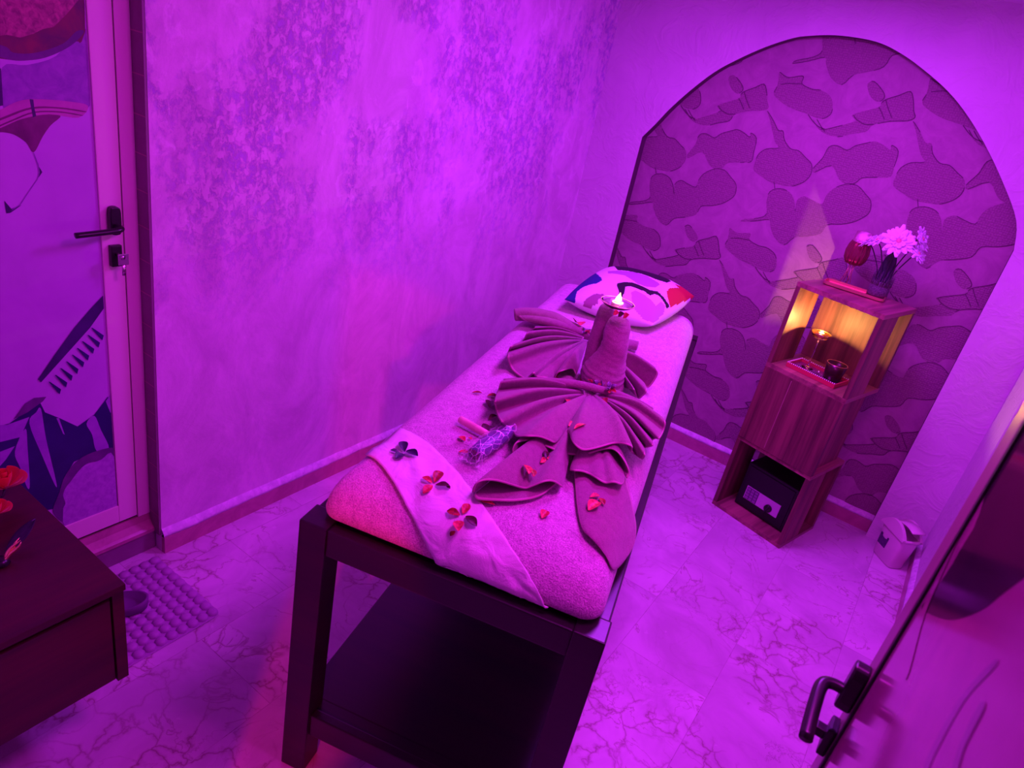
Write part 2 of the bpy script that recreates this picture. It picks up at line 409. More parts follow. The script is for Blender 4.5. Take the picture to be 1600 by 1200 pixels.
MOT = [
 [(850,590),(930,560),(1010,535),(1030,500),(1060,480),(1130,455),(1195,430),(1215,490),(1220,560),(1230,600),(1190,625),(1080,630),(980,655),(940,700),(860,715),(770,735),(690,715),(640,670),(615,615),(665,685),(760,668),(860,635),(875,622)],
 [(935,380),(975,365),(1030,430),(1040,475),(1000,500),(960,470),(942,430)],
 [(1270,490),(1290,450),(1300,400),(1310,345),(1340,365),(1380,382),(1470,370),(1485,385),(1475,430),(1550,468),(1612,475),(1672,510),(1697,560),(1692,640),(1642,680),(1582,680),(1512,650),(1440,625),(1380,600),(1320,560),(1275,520)],
 [(690,870),(720,805),(770,795),(830,825),(880,795),(950,775),(1000,765),(1050,790),(1090,820),(1100,790),(1140,830),(1120,930),(1100,1000),(1020,1005),(930,1010),(890,1045),(840,1055),(790,1020),(740,930),(640,975),(630,950),(665,905)],
 [(1220,630),(1265,700),(1300,770),(1335,775),(1345,840),(1390,905),(1450,920),(1500,970),(1545,1020),(1540,1090),(1500,1140),(1440,1170),(1380,1180),(1290,1165),(1240,1150),(1180,1110),(1120,1060),(1130,1000),(1160,940),(1220,905),(1300,900),(1275,850),(1258,780),(1240,700)],
 [(354,1178),(374,1108),(434,1088),(494,1113),(524,1168),(534,1238),(539,1168),(584,1138),(634,1163),(694,1188),(714,1138),(754,1088),(834,1053),(904,1063),(954,1118),(989,1168),(984,1238),(944,1278),(884,1308),(814,1323),(734,1328),(694,1388),(614,1408),(534,1418),(474,1468),(414,1418),(384,1338),(374,1298),(294,1308),(204,1313),(224,1298),(314,1288),(359,1258)],
]
LIN = [[(1010,535),(1030,575),(1045,615)], [(1050,490),(1065,540),(1090,605)], [(860,590),(880,620),(930,650),(985,650)], [(1320,432),(1380,425),(1475,430)],
       [(640,620),(665,665),(690,700)], [(1270,1300-150),(1275,1200)], [(1520,655),(1560,710),(1600,745),(1640,760)]]
mw = []
for poly in MOT:
    q = [at(940+x*.2125, 40+y*.2125, 'y', NY) for x, y in poly]
    mw.append([(p.x, p.z) for p in cat_rom([(p.x, 0, p.z) for p in q], 3, True)])
lw = []
for poly in LIN:
    q = [at(940+x*.2125, 40+y*.2125, 'y', NY) for x, y in poly]; lw.append([(p.x, p.z) for p in cat_rom([(p.x, 0, p.z) for p in q], 3)])
b = MB()
b.mi = 0; b.poly([(NXL-0.05, NY, 0), (NXR+0.05, NY, 0), (NXR+0.05, NY, 2.15), (NXL-0.05, NY, 2.15)])
def in_niche(x, z): return NXL-0.04 < x < NXR+0.04 and -0.02 < z < 2.14
def ribbon(b, pts, w, y):
    for p, q in zip(pts, pts[1:]):
        d = Vector((q[0]-p[0], q[1]-p[1])); L = d.length
        if L < 1e-5: continue
        nx, nz = -d.y/L*w, d.x/L*w; ex, ez = d.x/L*w*.5, d.y/L*w*.5
        b.poly([(p[0]-ex+nx, y, p[1]-ez+nz), (q[0]+ex+nx, y, q[1]+ez+nz), (q[0]+ex-nx, y, q[1]+ez-nz), (p[0]-ex-nx, y, p[1]-ez-nz)])
for i in range(-3, 4):
    for j in range(-3, 4):
        dx = 0.598*i + 0.008*j; dz = 0.080*i - 0.712*j
        for k, poly in enumerate(mw):
            P = [(x+dx, z+dz) for x, z in poly]
            if not any(in_niche(x, z) for x, z in P): continue
            P = [(min(max(x, NXL-0.05), NXR+0.05), min(max(z, 0), 2.15)) for x, z in P]
            b.mi = 1
            y = NY-0.0006-0.0002*k
            flat_poly(b, [(x, y, z) for x, z in P], 1)
            b.mi = 2
            # printed contour on the motif's upper / right edges
            m_ = len(P)
            for a_ in range(m_):
                p, q = P[a_], P[(a_+1) % m_]
                d = (q[0]-p[0], q[1]-p[1])
                if noise.noise(Vector((p[0]*6, p[1]*6, k))) > -0.12 and (d[0] > 0.0005 or d[1] < -0.004):
                    ribbon(b, [p, q], 0.0016, NY-0.0022)
        for poly in lw:
            P = [(x+dx, z+dz) for x, z in poly]
            if all(in_niche(x, z) for x, z in P): b.mi = 2; ribbon(b, P, 0.0016, NY-0.0024)
struct(b.build('trim_1', [M['paper_light'], M['paper_dark'], M['paper_line']]), 'mauve wallpaper with dotted cloud motifs in the arched niche', 'wallpaper')

# skirtings with a rough cement fillet on top
def skirting(name, p0, p1, nrm, h, label, cut=0.0):
    p0 = Vector((*p0, 0)); p1 = Vector((*p1, 0)); d = (p1-p0); L = d.length; d.normalize(); nn = Vector((*nrm, 0))
    Mx = Matrix(((d.x, nn.x, 0, p0.x), (d.y, nn.y, 0, p0.y), (0, 0, 1, 0), (0, 0, 0, 1)))
    b = MB(); b.box(0, L, 0, 0.018, 0, h, Mx)
    o = b.build(name, M['skirt']); struct(o, label, 'skirting')
    b = MB(); N = int(L/0.03)+2; rows = []
    for i in range(N):
        s = L*i/(N-1); w = 0.018+0.004*noise.noise(Vector((s*9, h, 1))); t_ = 0.024+0.004*noise.noise(Vector((s*14, 3, h)))
        rows.append([Mx @ Vector(q) for q in ((s, 0.0, h), (s, w, h), (s, w*0.93, h+t_*0.45), (s, 0.006, h+t_), (s, 0.0, h+t_+0.004))])
    b.grid(rows); b.build('cement_fillet', M['cement'], o)
skirting('baseboard_left', (XL, 3.42), (XL, 1.031), (1, 0), 0.066, 'red-brown marble skirting along the left wall')
skirting('baseboard_niche', (NXR, NY), (NXL, NY), (0, -1), 0.066, 'red-brown marble skirting across the niche')
skirting('baseboard_right', (XR, 3.40), (XR, 0.0), (-1, 0), 0.066, 'skirting along the right wall')
bpy.data.objects['baseboard_niche'].name = 'baseboard_back'

# door recess on the left: step, reveal, door
DX = -1.87
b = MB(); b.box(-2.05, -1.843, -0.02, 1.031, 0, 0.075)
st = b.build('trim_2', M['tile_reveal'], bevel=0.004); struct(st, 'low step under the printed door', 'step')
b = MB(); b.rings([[(x, y, z) for y in (-0.02, 1.031)] for x, z in ((-1.95, .075), (-1.838, .075), (-1.838, .088), (-1.846, .094), (-1.862, .112), (-1.868, .135), (-1.95, .138))], False, False, False, False)
b.build('marble_tread', M['skirt'], st)
b = MB(); b.box(-2.0, DX+0.004, 1.030, 1.045, 0.075, ZC)
b.box(-2.0, XL-0.001, 1.024, 1.0305, 0.07, ZC)
rv = b.build('trim_3', M['tile_reveal']); struct(rv, 'dark tiled reveal between door frame and wall', 'reveal')
b = MB()
z = 0.15
while z < 2.2:
    b.poly([(DX+0.005, 1.0235, z), (XL-0.001, 1.0235, z), (XL-0.001, 1.0235, z+0.003), (DX+0.005, 1.0235, z+0.003)]); z += 0.098
b.build('tile_joint', M['skirt'], rv)
b = MB(); b.box(-2.05, -1.95, -0.12, 1.10, 0, ZC); o = b.build('wall_recess', M['wall']); struct(o, 'wall behind the printed door', 'wall')

door = empty('door_1', (DX, 0.5, 0.135), 0, 'white framed door with a printed spa picture panel, at the left', 'door'); door['kind'] = 'structure'
DO = Vector((DX, 0.5, 0.135))
def Dl(b):  # shift from world to the door's own frame
    bmesh.ops.translate(b.bm, verts=b.bm.verts[:], vec=-DO); return b
b = MB(); b.box(DX-0.06, DX+0.006, 0.984, 1.024, 0.137, 2.15, bev=0.003); b.box(DX-0.06, DX+0.006, 0.0, 0.984, 2.10, 2.15)
Dl(b).build('door_frame', M['white_alu'], door)
b = MB(); b.box(DX-0.05, DX-0.002, 0.02, 0.990, 0.140, 2.10); Dl(b).build('seal_gap', M['gasket'], door)
b = MB()
b.box(DX-0.04, DX+0.008, 0.922, 0.980, 0.150, 2.095, bev=0.003); b.box(DX-0.04, DX+0.008, 0.04, 0.922, 0.150, 0.215, bev=0.003)
b.box(DX-0.04, DX+0.008, 0.04, 0.098, 0.215, 2.095, bev=0.003); b.box(DX-0.04, DX+0.008, 0.098, 0.922, 2.03, 2.095, bev=0.003)
Dl(b).build('leaf_frame', M['white_alu'], door)
# printed panel: a flat picture made of flat coloured shapes
def pmat(n, c1, c2, sc_=20, r=0.35):
    return mottled('print_'+n, c1, c2, sc_, r, 0, 0.0)
PM = [pmat('ground', (0.48, 0.22, 0.60), (0.56, 0.28, 0.68), 3), pmat('wood_bowl', (0.20, 0.02, 0.05), (0.08, 0.01, 0.06), 12), pmat('salt', (0.48, 0.08, 0.20), (0.20, 0.02, 0.10), 70),
      pmat('grey', (0.33, 0.10, 0.46), (0.22, 0.06, 0.36), 30), pmat('towel', (0.55, 0.15, 0.42), (0.42, 0.10, 0.34), 10), pmat('dark', (0.03, 0.01, 0.08), (0.06, 0.01, 0.14), 10),
      pmat('wine', (0.22, 0.03, 0.16), (0.12, 0.01, 0.09), 10), pmat('navy', (0.03, 0.01, 0.14), (0.015, 0.005, 0.09), 6), pmat('leaf', (0.40, 0.14, 0.56), (0.30, 0.09, 0.48), 15),
      pmat('rim', (0.17, 0.03, 0.22), (0.09, 0.015, 0.14), 10), pmat('crystal', (0.48, 0.20, 0.60), (0.36, 0.12, 0.50), 60)]
A_ = lambda x, y: (x/2.857, y/2.857)
B_ = lambda x, y: (x/2.857, 420+y/2.857)
shapes = [
 (3, A_, [(10,300),(120,290),(250,250),(385,130),(402,470),(300,460),(150,455),(16,485)], 1),
 (1, A_, [(-300,-400),(500,-400),(380,140),(340,185),(280,225),(200,258),(120,270),(50,268),(-60,240),(-300,100)], 1),
 (9, A_, [(-300,160),(0,200),(60,235),(160,235),(280,195),(340,140),(375,140),(340,185),(280,225),(200,258),(120,270),(50,268),(-60,240),(-300,200)], 1),
 (2, A_, [(-300,-400),(400,-400),(350,0),(300,60),(240,120),(190,130),(150,150),(90,168),(30,155),(-40,165),(-300,90)], 0),
 (5, A_, [(-30,310),(4,305),(14,470),(-30,480)], 0),
 (6, A_, [(-200,640),(-60,585),(0,560),(100,525),(180,505),(270,515),(225,560),(190,610),(150,680),(115,635),(60,600),(0,590),(-60,600)], 1),
 (4, A_, [(-200,580),(-100,535),(0,490),(80,452),(160,442),(300,452),(392,472),(350,525),(220,510),(100,530),(0,572),(-100,610),(-200,660)], 1),
 (6, A_, [(-60,555),(30,515),(140,478),(260,478),(375,495),(372,500),(260,485),(140,487),(35,524),(-60,562)], 1),
 (6, A_, [(-60,585),(50,535),(150,498),(260,496),(360,512),(358,516),(260,502),(150,505),(50,543),(-60,590)], 1),
 (5, A_, [(131,442),(148,444),(152,480),(161,518),(146,524),(138,480)], 0),
 (5, A_, [(168,735),(188,768),(164,802),(174,770)], 0), (5, A_, [(18,895),(50,932),(95,915),(45,950),(28,952)], 0),
 (3, A_, [(150,680),(172,735),(176,770),(168,800),(120,870),(90,915),(50,940),(52,935),(88,912),(118,866),(166,797),(172,770),(168,738),(148,683)], 0),
 (7, B_, [(480,570),(420,650),(345,703),(270,668),(200,640),(175,590),(110,640),(40,690),(0,700),(-60,760),(-60,1100),(100,1100),(240,1070),(280,940),(330,860),(420,820),(506,800),(500,600)], 0),
 (8, B_, [(130,690),(160,640),(182,625),(205,760),(250,950),(243,962),(190,840)], 1), (8, B_, [(65,815),(112,712),(122,800),(132,960),(120,975),(90,890)], 1),
 (8, B_, [(385,690),(420,655),(450,720),(485,800),(430,812),(410,740)], 1), (8, B_, [(-60,700),(30,695),(130,660),(90,750),(0,772),(-60,775)], 0),
 (8, B_, [(-40,860),(0,815),(65,790),(25,850),(-20,900)], 0), (8, B_, [(250,665),(262,665),(288,740),(280,735)], 0), (8, B_, [(470,590),(500,560),(500,640),(490,640)], 0),
 (5, B_, [(458,118),(400,180),(330,262),(250,372),(168,492),(182,505),(272,405),(350,318),(400,262),(462,175)], 0),
 (9, B_, [(110,600),(150,575),(205,570),(190,590),(120,640),(60,670)], 0),
 (9, B_, [(235,1080),(262,1000),(290,920),(350,850),(430,812),(510,798),(510,845),(440,855),(380,872),(325,932),(290,1000),(300,1120),(280,1130)], 1),
 (10, B_, [(280,1010),(292,975),(320,940),(355,895),(400,872),(450,850),(506,836),(540,1100),(310,1160),(280,1080),(290,1045)], 1)]
for wx, wy in ((455,318),(438,350),(413,378),(390,408),(368,438),(342,468),(316,498),(292,528),(264,558)):
    shapes.append((7, B_, [(wx, wy), (wx-50, wy-56), (wx-44, wy-56), (wx+6, wy-22)], 0))
PXF = DX+0.002
b = MB(); b.mi = 0; b.box(DX-0.01, PXF, 0.098, 0.922, 0.215, 2.03)
for k, (mi, fn, pts, smooth) in enumerate(shapes):
    q = [at(*fn(x, y), 'x', PXF) for x, y in pts]
    if smooth: q = cat_rom(q, 4, True)
    xx = PXF+0.0001+0.0001*k
    q = [(xx, min(max(p.y, 0.10), 0.920), min(max(p.z, 0.216), 2.02)) for p in q]
    b.mi = mi; flat_poly(b, q, 0)
Dl(b).build('print_panel', PM, door, label='spa picture of stones, salt bowls, brush and palm leaf')
def lever(root, off, origin, sx, length, hy, hz, face, drop=0.0, out=0.052):
    """black door handle; sx: side the handle stands out to, lever runs toward -y"""
    V = lambda p: Vector(p)-origin
    b = MB(); b.prism([(0.030*math.copysign(abs(math.cos(a))**0.5, math.cos(a))*0.5+0, 0.062*math.copysign(abs(math.sin(a))**0.5, math.sin(a))*0.62) for a in [2*math.pi*k/20 for k in range(20)]], 0, 0.02,
              Matrix(((0, 0, sx, 0), (1, 0, 0, 0), (0, 1, 0, 0), (0, 0, 0, 1))))
    bmesh.ops.translate(b.bm, verts=b.bm.verts[:], vec=V((face, hy, hz)))
    h = b.build('door_handle', M['black'], root, bevel=0.003)
    b = MB(); pts = cat_rom([(face+sx*0.01, hy, hz-0.012), (face+sx*(out-0.012), hy, hz-0.012), (face+sx*out, hy-0.012, hz-0.013), (face+sx*out, hy-0.05, hz-0.016-drop*.3), (face+sx*(out-0.004), hy-length, hz-0.020-drop)], 6)
    b.tube([V(p) for p in pts], [0.0088]*len(pts), 12, 0.85); b.build('lever', M['black'], h)
    return h
lever(door, 0, DO, 1, 0.118, 0.953, 1.150, DX+0.008)
b = MB(); b.box(DX+0.008, DX+0.022, 0.938, 0.968, 1.022, 1.082, bev=0.004); kp = Dl(b).build('lock_plate', M['black'], door)
b = MB(); b.tube([Vector(p)-DO for p in ((DX+0.02, 0.953, 1.058), (DX+0.05, 0.955, 1.056))], 0.006, 10)
b.box(*[v for v in (DX+0.045-DO.x, DX+0.049-DO.x, 0.943-DO.y, 0.970-DO.y, 1.035-DO.z, 1.066-DO.z)], bev=0.001); b.build('key', M['silver'], kp)
b = MB(); b.tube([Vector(p)-DO for p in ((DX+0.046, 0.957, 1.036), (DX+0.044, 0.958, 1.004))], 0.005, 8, 0.4); b.build('spare_key', M['silver'], kp)

# right door leaf, opened into the room
RXF, RY1 = 0.12, 0.915
d2 = empty('door_2', (RXF+0.03, RY1, 0.01), 0, 'open printed door leaf with a black handle, blurred at the lower right', 'door'); d2['kind'] = 'structure'
O2 = Vector((RXF+0.03, RY1, 0.01))
def R2(b): bmesh.ops.translate(b.bm, verts=b.bm.verts[:], vec=-O2); return b
b = MB(); b.box(RXF, RXF+0.04, 0.852, RY1, 0.012, 2.08, bev=0.004); b.box(RXF, RXF+0.04, 0.06, 0.852, 0.012, 0.09, bev=0.003)
b.box(RXF, RXF+0.04, 0.0, 0.06, 0.012, 2.08, bev=0.003); b.box(RXF, RXF+0.04, 0.06, 0.852, 2.02, 2.08, bev=0.003)
R2(b).build('leaf_frame', mat('white_alu_painted_shade', (0.30, 0.16, 0.20), 0.35), d2)  # white frame like the left door's; its shade is put into the darker colour
b = MB(); b.box(RXF+0.001, RXF+0.006, 0.844, 0.852, 0.09, 2.02); R2(b).build('gasket', M['gasket'], d2)
P2 = [mottled('print_rose', (0.46, 0.13, 0.28), (0.34, 0.08, 0.24), 3, 0.12, 0, 0), mottled('print_night', (0.03, 0.005, 0.03), (0.05, 0.006, 0.04), 3, 0.12, 0, 0),
      mottled('print_plum', (0.32, 0.08, 0.23), (0.24, 0.05, 0.18), 4, 0.12, 0, 0)]
b = MB(); b.mi = 0; b.box(RXF+0.004, RXF+0.03, 0.06, 0.845, 0.09, 2.02)
xf = RXF+0.0038
for k, (mi, pts) in enumerate([
   (1, [(1560,560),(1540,760),(1500,860),(1455,930),(1440,950),(1480,968),(1530,955),(1570,925),(1620,890),(1700,850),(1700,400),(1600,400)]),
   (2, [(1550,1035),(1500,1090),(1450,1180),(1440,1215),(1447,1215),(1460,1180),(1507,1095),(1556,1040)]),
   (2, [(1530,1100),(1500,1160),(1485,1210),(1494,1210),(1508,1165),(1538,1106)]),
   (0, [(1520,790),(1480,880),(1445,960),(1420,1050),(1414,1050),(1438,960),(1473,880),(1512,790)])]):
    q = [at(x, y, 'x', xf-0.0002*k) for x, y in pts]; q = cat_rom(q, 4, True)
    b.mi = mi; flat_poly(b, [(p.x, min(max(p.y, 0.062), 0.843), min(max(p.z, 0.1), 2.0)) for p in q], 0)
R2(b).build('print_panel', P2, d2, label='glossy panel with a blurred dark and rose picture')
h2 = lever(d2, 0, O2, -1, 0.105, 0.868, 1.094, RXF, 0.006, 0.043)
b = MB(); b.box(RXF-0.012, RXF, 0.852, 0.884, 0.975, 1.025, bev=0.004); kp = R2(b).build('lock_plate', M['black'], d2)
b = MB(); b.box(RXF-0.026-O2.x, RXF-0.010-O2.x, 0.860-O2.y, 0.876-O2.y, 0.995-O2.z, 1.010-O2.z, bev=0.003); b.build('key', M['black'], kp)

# =============================================================== massage bed
TH = math.radians(15.75)
TW = Vector((math.cos(TH), math.sin(TH), 0)); TU = Vector((-math.sin(TH), math.cos(TH), 0))
TM = Matrix(((TW.x, TU.x, 0, 0), (TW.y, TU.y, 0, 0), (0, 0, 1, 0), (0, 0, 0, 1)))     # (w,u,z) -> world
T0 = TM @ Vector((-0.31, 2.04, 0))
W0, W1, U0, U1, HT = -0.65, 0.03, 1.03, 3.05, 0.79
table = empty('massage_table', T0, TH, 'black stained wooden massage bed frame with a low shelf', 'massage table')
def tl(w0, w1, u0, u1, z0, z1, bev=0.004):
    b = MB(); b.box(w0+0.31, w1+0.31, u0-2.04, u1-2.04, z0, z1, bev=bev); return b
LEG = 0.066
for wa in (W0, W1-LEG):
    for ua in (U0, U1-LEG): tl(wa, wa+LEG, ua, ua+LEG, 0, HT).build('leg', M['table_black'], table)
tl(W0+LEG, W1-LEG, U0+0.004, U0+0.034, HT-0.072, HT-0.004).build('rail', M['table_black'], table)
tl(W0+LEG, W1-LEG, U1-0.034, U1-0.004, HT-0.072, HT-0.004).build('rail', M['table_black'], table)
tl(W0+0.004, W0+0.034, U0+LEG, U1-LEG, HT-0.072, HT-0.004).build('rail', M['table_black'], table)
tl(W1-0.034, W1-0.004, U0+LEG, U1-LEG, HT-0.072, HT-0.004).build('rail', M['table_black'], table)
tl(W0+LEG, W1-LEG, U0+0.01, U0+0.035, 0.135, 0.205).build('lower_rail', M['table_black'], table)
tl(W0+LEG, W1-LEG, U1-0.035, U1-0.01, 0.135, 0.205).build('lower_rail', M['table_black'], table)
tl(W0+0.012, W1-0.012, U0+LEG+0.001, U1-LEG-0.001, 0.165, 0.20).build('shelf', M['table_black'], table)
b = MB(); b.box(W0+LEG+0.31, W1-LEG+0.31, U0+0.035-2.04, U0+LEG+0.001-2.04, 0.165, 0.20); b.build('shelf_lip', M['table_black'], table)
b = MB(); b.box(W0+0.036+0.31, W1-0.036+0.31, U0+0.036-2.04, U1-0.036-2.04, HT-0.04, HT-0.015); b.build('bed_board', M['table_black'], table)

# mattress under its terry cover
def rrect(cx, cy, hx, hy, r, n=22):
    out = []
    for (sx, sy, a0) in ((1, 1, 0), (-1, 1, 90), (-1, -1, 180), (1, -1, 270)):
        for k in range(n+1):
            a = math.radians(a0+90*k/n); out.append((cx+sx*(hx-r)+r*math.cos(a), cy+sy*(hy-r)+r*math.sin(a)))
    # extra points along the long sides
    res = []
    for i, p in enumerate(out):
        q = out[(i+1) % len(out)]; res.append(p); L = math.dist(p, q)
        m = int(L/0.05)
        for k in range(1, m): res.append((p[0]+(q[0]-p[0])*k/m, p[1]+(q[1]-p[1])*k/m))
    return res
MW0, MW1, MU0, MU1, MZ = -0.622, 0.006, 1.056, 2.985, 0.902
def mprof():
    P = [(0.010, HT+0.002), (0.0, HT+0.012), (-0.001, HT+0.022)]
    for k in range(1, 9):
        a = math.pi/2*k/8; P.append((0.075*(1-math.cos(a)), HT+0.022+(MZ-HT-0.022)*math.sin(a)))
    P += [(0.11, MZ+0.001), (0.17, MZ+0.002), (0.23, MZ+0.003), (0.29, MZ+0.003)]
    return P
b = MB(); cx, cy, hx, hy = (MW0+MW1)/2, (MU0+MU1)/2, (MW1-MW0)/2, (MU1-MU0)/2
rings = []
base = rrect(cx, cy, hx, hy, 0.045)
for d, z in mprof():
    ring = []
    for (x, y) in base:
        # inset by moving toward the spine of the mattress
        ux = (x-cx); uy = (y-cy)
        sy_ = max(-(hy-hx*0.98), min(hy-hx*0.98, uy)); vx, vy = ux, uy-sy_
        fx = (hx-d)/hx; de = d*(2.1 if uy < 0 else 1.2)      # the foot end slopes away more gently
        fy = (hx-min(de, hx*0.97))/hx; ny = sy_*1.0 + (vy*fy); nx = ux*fx
        zz = z+0.0035*noise.noise(Vector((x*5, y*5, 0)))*(z > HT+0.05)
        ring.append(TM @ Vector((cx+nx, cy+ny, zz)))
    rings.append(ring)
b.rings(rings, True, True)
mattress = b.build('mattress', M['mattress'])
tag(mattress, 'thick mattress in a pale lilac terry cover lying on the black bed frame', 'mattress'); recentre(mattress, TM @ Vector((cx, cy, HT+0.002)))

SOFT = []     # surfaces things can lie on
def add_soft(o):
    dg = bpy.context.evaluated_depsgraph_get(); dg.update()
    e = o.evaluated_get(dg); me = e.to_mesh(); mw_ = o.matrix_world if o.matrix_world != Matrix.Identity(4) else Matrix.Translation(o.location)
    mw_ = Matrix.Translation(o.location)
    SOFT.append(BVHTree.FromPolygons([mw_ @ v.co for v in me.vertices], [p.vertices[:] for p in me.polygons])); e.to_mesh_clear()
add_soft(mattress)
def hit(px, py, default=0.9):
    """where the sight line of a photo pixel first meets the bed's soft things"""
    d = ray(px, py); best = None
    for t in SOFT:
        r = t.ray_cast(CAM, d)
        if r[0] is not None and (best is None or r[3] < best[2]): best = (r[0], r[1] if r[1].z > 0 or r[1].dot(d) < 0 else -r[1], r[3])
    if best is None: return at(px, py, 'z', default), Vector((0, 0, 1))
    return best[0], (best[1] if best[1].dot(d) < 0 else -best[1])

# white runner laid diagonally over the foot end
up = cat_rom([(627,673,0),(650,683,0),(680,705,0),(720,750,0),(760,800,0),(800,858,0),(832,905,0),(858,952,0)], 6)
lo = cat_rom([(573,714,0),(588,722,0),(612,752,0),(640,800,0),(665,846,0),(690,884,0),(712,898,0),(762,912,0),(815,930,0),(856,951,0)], 6)
def resample(P, n):
    L = [0]
    for a, c in zip(P, P[1:]): L.append(L[-1]+(c-a).length)
    out = []; j = 0
    for k in range(n):
        s = L[-1]*k/(n-1)
        while j < len(L)-2 and L[j+1] < s: j += 1
        t = (s-L[j])/max(L[j+1]-L[j], 1e-9); out.append(P[j].lerp(P[j+1], min(max(t, 0), 1)))
    return out
# the lower boundary follows the cloth until it reaches the rail
U_ = resample(up, 60); L_ = resample(lo, 60)
b = MB(); rows = []
for i in range(60):
    row = []
    for j in range(25):
        t = j/24; p = L_[i].lerp(U_[i], t)
        q = None; yy = p.y
        while q is None:
            r_ = SOFT[0].ray_cast(CAM, ray(p.x, yy)); q, nrm = r_[0], r_[1]; yy -= 1.5
        if nrm.dot(ray(p.x, yy)) > 0: nrm = -nrm
        lift = 0.0060+0.0030*noise.noise(Vector((p.x/22, p.y/22, 3)))+0.0014*math.sin(t*9+i*0.25+noise.noise(Vector((i*.1, t*2, 1)))*4)
        row.append(q+nrm*max(lift, 0.002))
    rows.append(row)
b.grid(rows)
runner = b.build('bed_runner', M['runner'], solid=0.003, offset=0)
tag(runner, 'smooth white cloth strip laid diagonally across the foot of the bed', 'cloth'); recentre(runner, at(715, 790, 'z', 0.905))
add_soft(runner)

Z0 = 0.913
# towel sculpture ------------------------------------------------
def sheet(rows):
    b = MB(); b.grid(rows); return b
def towel(name, b, label, org, cat='towel', solid=0.006, sub=1, group=None):
    o = b.build(name, [M['towel'], M['towel_hem']], solid=solid, sub=sub, offset=0); o.modifiers['solid'].material_offset_rim = 1
    tag(o, label, cat, group); recentre(o, org); return o
def fan_rows(C, zc, outer, rin=0.08, nr=7, bow=0.008, amp=1.0):
    """pleated towel pinched at C = (px, py, z): outer = list of (px, py, z) along the spread edge"""
    c = at(C[0], C[1], 'z', zc); rows = []
    outer = [(x, y, Z0+(z-Z0)*amp) for x, y, z in outer]
    K = len(outer)
    O = [at(x, y, 'z', z) for x, y, z in outer]
    for r in range(nr):
        t = rin+(1-rin)*r/(nr-1); row = []
        for k, o in enumerate(O):
            zr = outer[k][2]
            p = c.lerp(o, t)
            if r == 0: p = c.lerp(o, t)
            ff = min(1.0, t*1.6)**0.8
            mean = 0.925
            z = mean*(1-ff)+zr*ff + bow*math.sin(math.pi*t) + (0.006*(1-ff) if k % 2 else 0)
            p.z = max(z, 0.9125); row.append(p)
        row = [Vector((q.x, q.y, max(q.z, 0.9120))) for q in cat_rom(row, 3)]
        rows.append(row)
    return rows
# rolled towel forming the arms
def roll_pts(px): return [at(x, y, 'z', z) for x, y, z in px]
b = MB()
pts = cat_rom(roll_pts([(803,492,.935),(822,491,.945),(845,494,.95),(868,500,.95),(890,512,.94),(915,522,.935),(940,528,.935),(965,535,.935),(985,538,.93),(997,541,.93)]), 5)
nP = len(pts); rad = [0.0205+0.006*math.sin(math.pi*min(1, i/(nP-1)*1.8))-0.004*(i/(nP-1)) for i in range(nP)]
rr = []
for i, p in enumerate(pts):
    t_ = (pts[min(i+1, nP-1)]-pts[max(i-1, 0)]).normalized(); a_ = t_.cross(Vector((0, 0, 1))).normalized(); bb = a_.cross(t_)
    ring = []
    for k in range(24):
        an = 2*math.pi*k/24
        lobe = 1+0.28*(1-min(1, i/16))*(-math.cos(2*an))*0.6 + 0.05*noise.noise(Vector((an*2, i*.3, 0)))
        ring.append(p + a_*rad[i]*1.25*lobe*math.cos(an) + bb*rad[i]*(1+0.05*noise.noise(Vector((an, i*.4, 5))))*math.sin(an))
    rr.append(ring)
b.rings(rr)
arm = b.build('rolled_towel', M['towel'], sub=1)
tag(arm, 'taupe rolled towel lying crosswise behind the upright towel, nearest the pillow', 'towel'); recentre(arm, at(900, 515, 'z', Z0))
add_soft(arm)
# second lobe of the arm roll (folded end) and the soft drape toward the centre
b = MB(); rows = []
for r, row in enumerate([[(808,483,.925),(840,482,.94),(868,492,.945),(890,500,.935),(915,512,.92)], [(803,488,.945),(838,487,.962),(868,494,.966),(893,505,.955),(920,518,.94)],
                         [(812,500,.94),(842,502,.955),(872,506,.962),(900,514,.95),(926,524,.94)], [(840,508,.915),(862,512,.93),(880,517,.935),(903,521,.93),(926,529,.92)]]):
    rows.append([at(x, y, 'z', z) for x, y, z in row])
b.grid(rows); tw = towel('folded_flap', b, 'x', at(870, 500, 'z', Z0)); add_soft(tw)
tw.data.transform(Matrix.Translation(tw.location-arm.location)); tw.location = (0, 0, 0); tw.parent = arm; del tw['label']; del tw['category']

# upper fan (left and right spread) : one towel pinched behind the upright one
fa = fan_rows((918,531), .93, [(835,510,.915),(834,512,.952),(828,517,.918),(822,520,.955),(816,533,.914),(806,537,.93),(797,541,.962),(793,549,.935),(791,557,.95),(794,569,.925),(800,580,.915),(818,593,.914),(826,588,.935),(832,584,.952),(836,590,.935),(852,592,.937),(864,595,.918),(868,585,.935),(880,580,.945),(894,577,.93),(900,588,.916)], 0.07, 7, 0.008, 1.45)
b = sheet(fa)
fb = fan_rows((925,545), .93, [(1003,563,.918),(1017,570,.955),(1028,579,.962),(1027,590,.945),(1014,607,.915),(1008,600,.93),(1012,611,.953),(1005,620,.93),(998,624,.914),(993,612,.935),(991,610,.952),(984,608,.93),(975,606,.915)], 0.15, 7, 0.008, 1.4)
b.grid(fb)
fan1 = towel('pleated_towel', b, 'taupe towel pleated into two side fans around the base of the upright towel', at(918, 545, 'z', Z0)); add_soft(fan1)
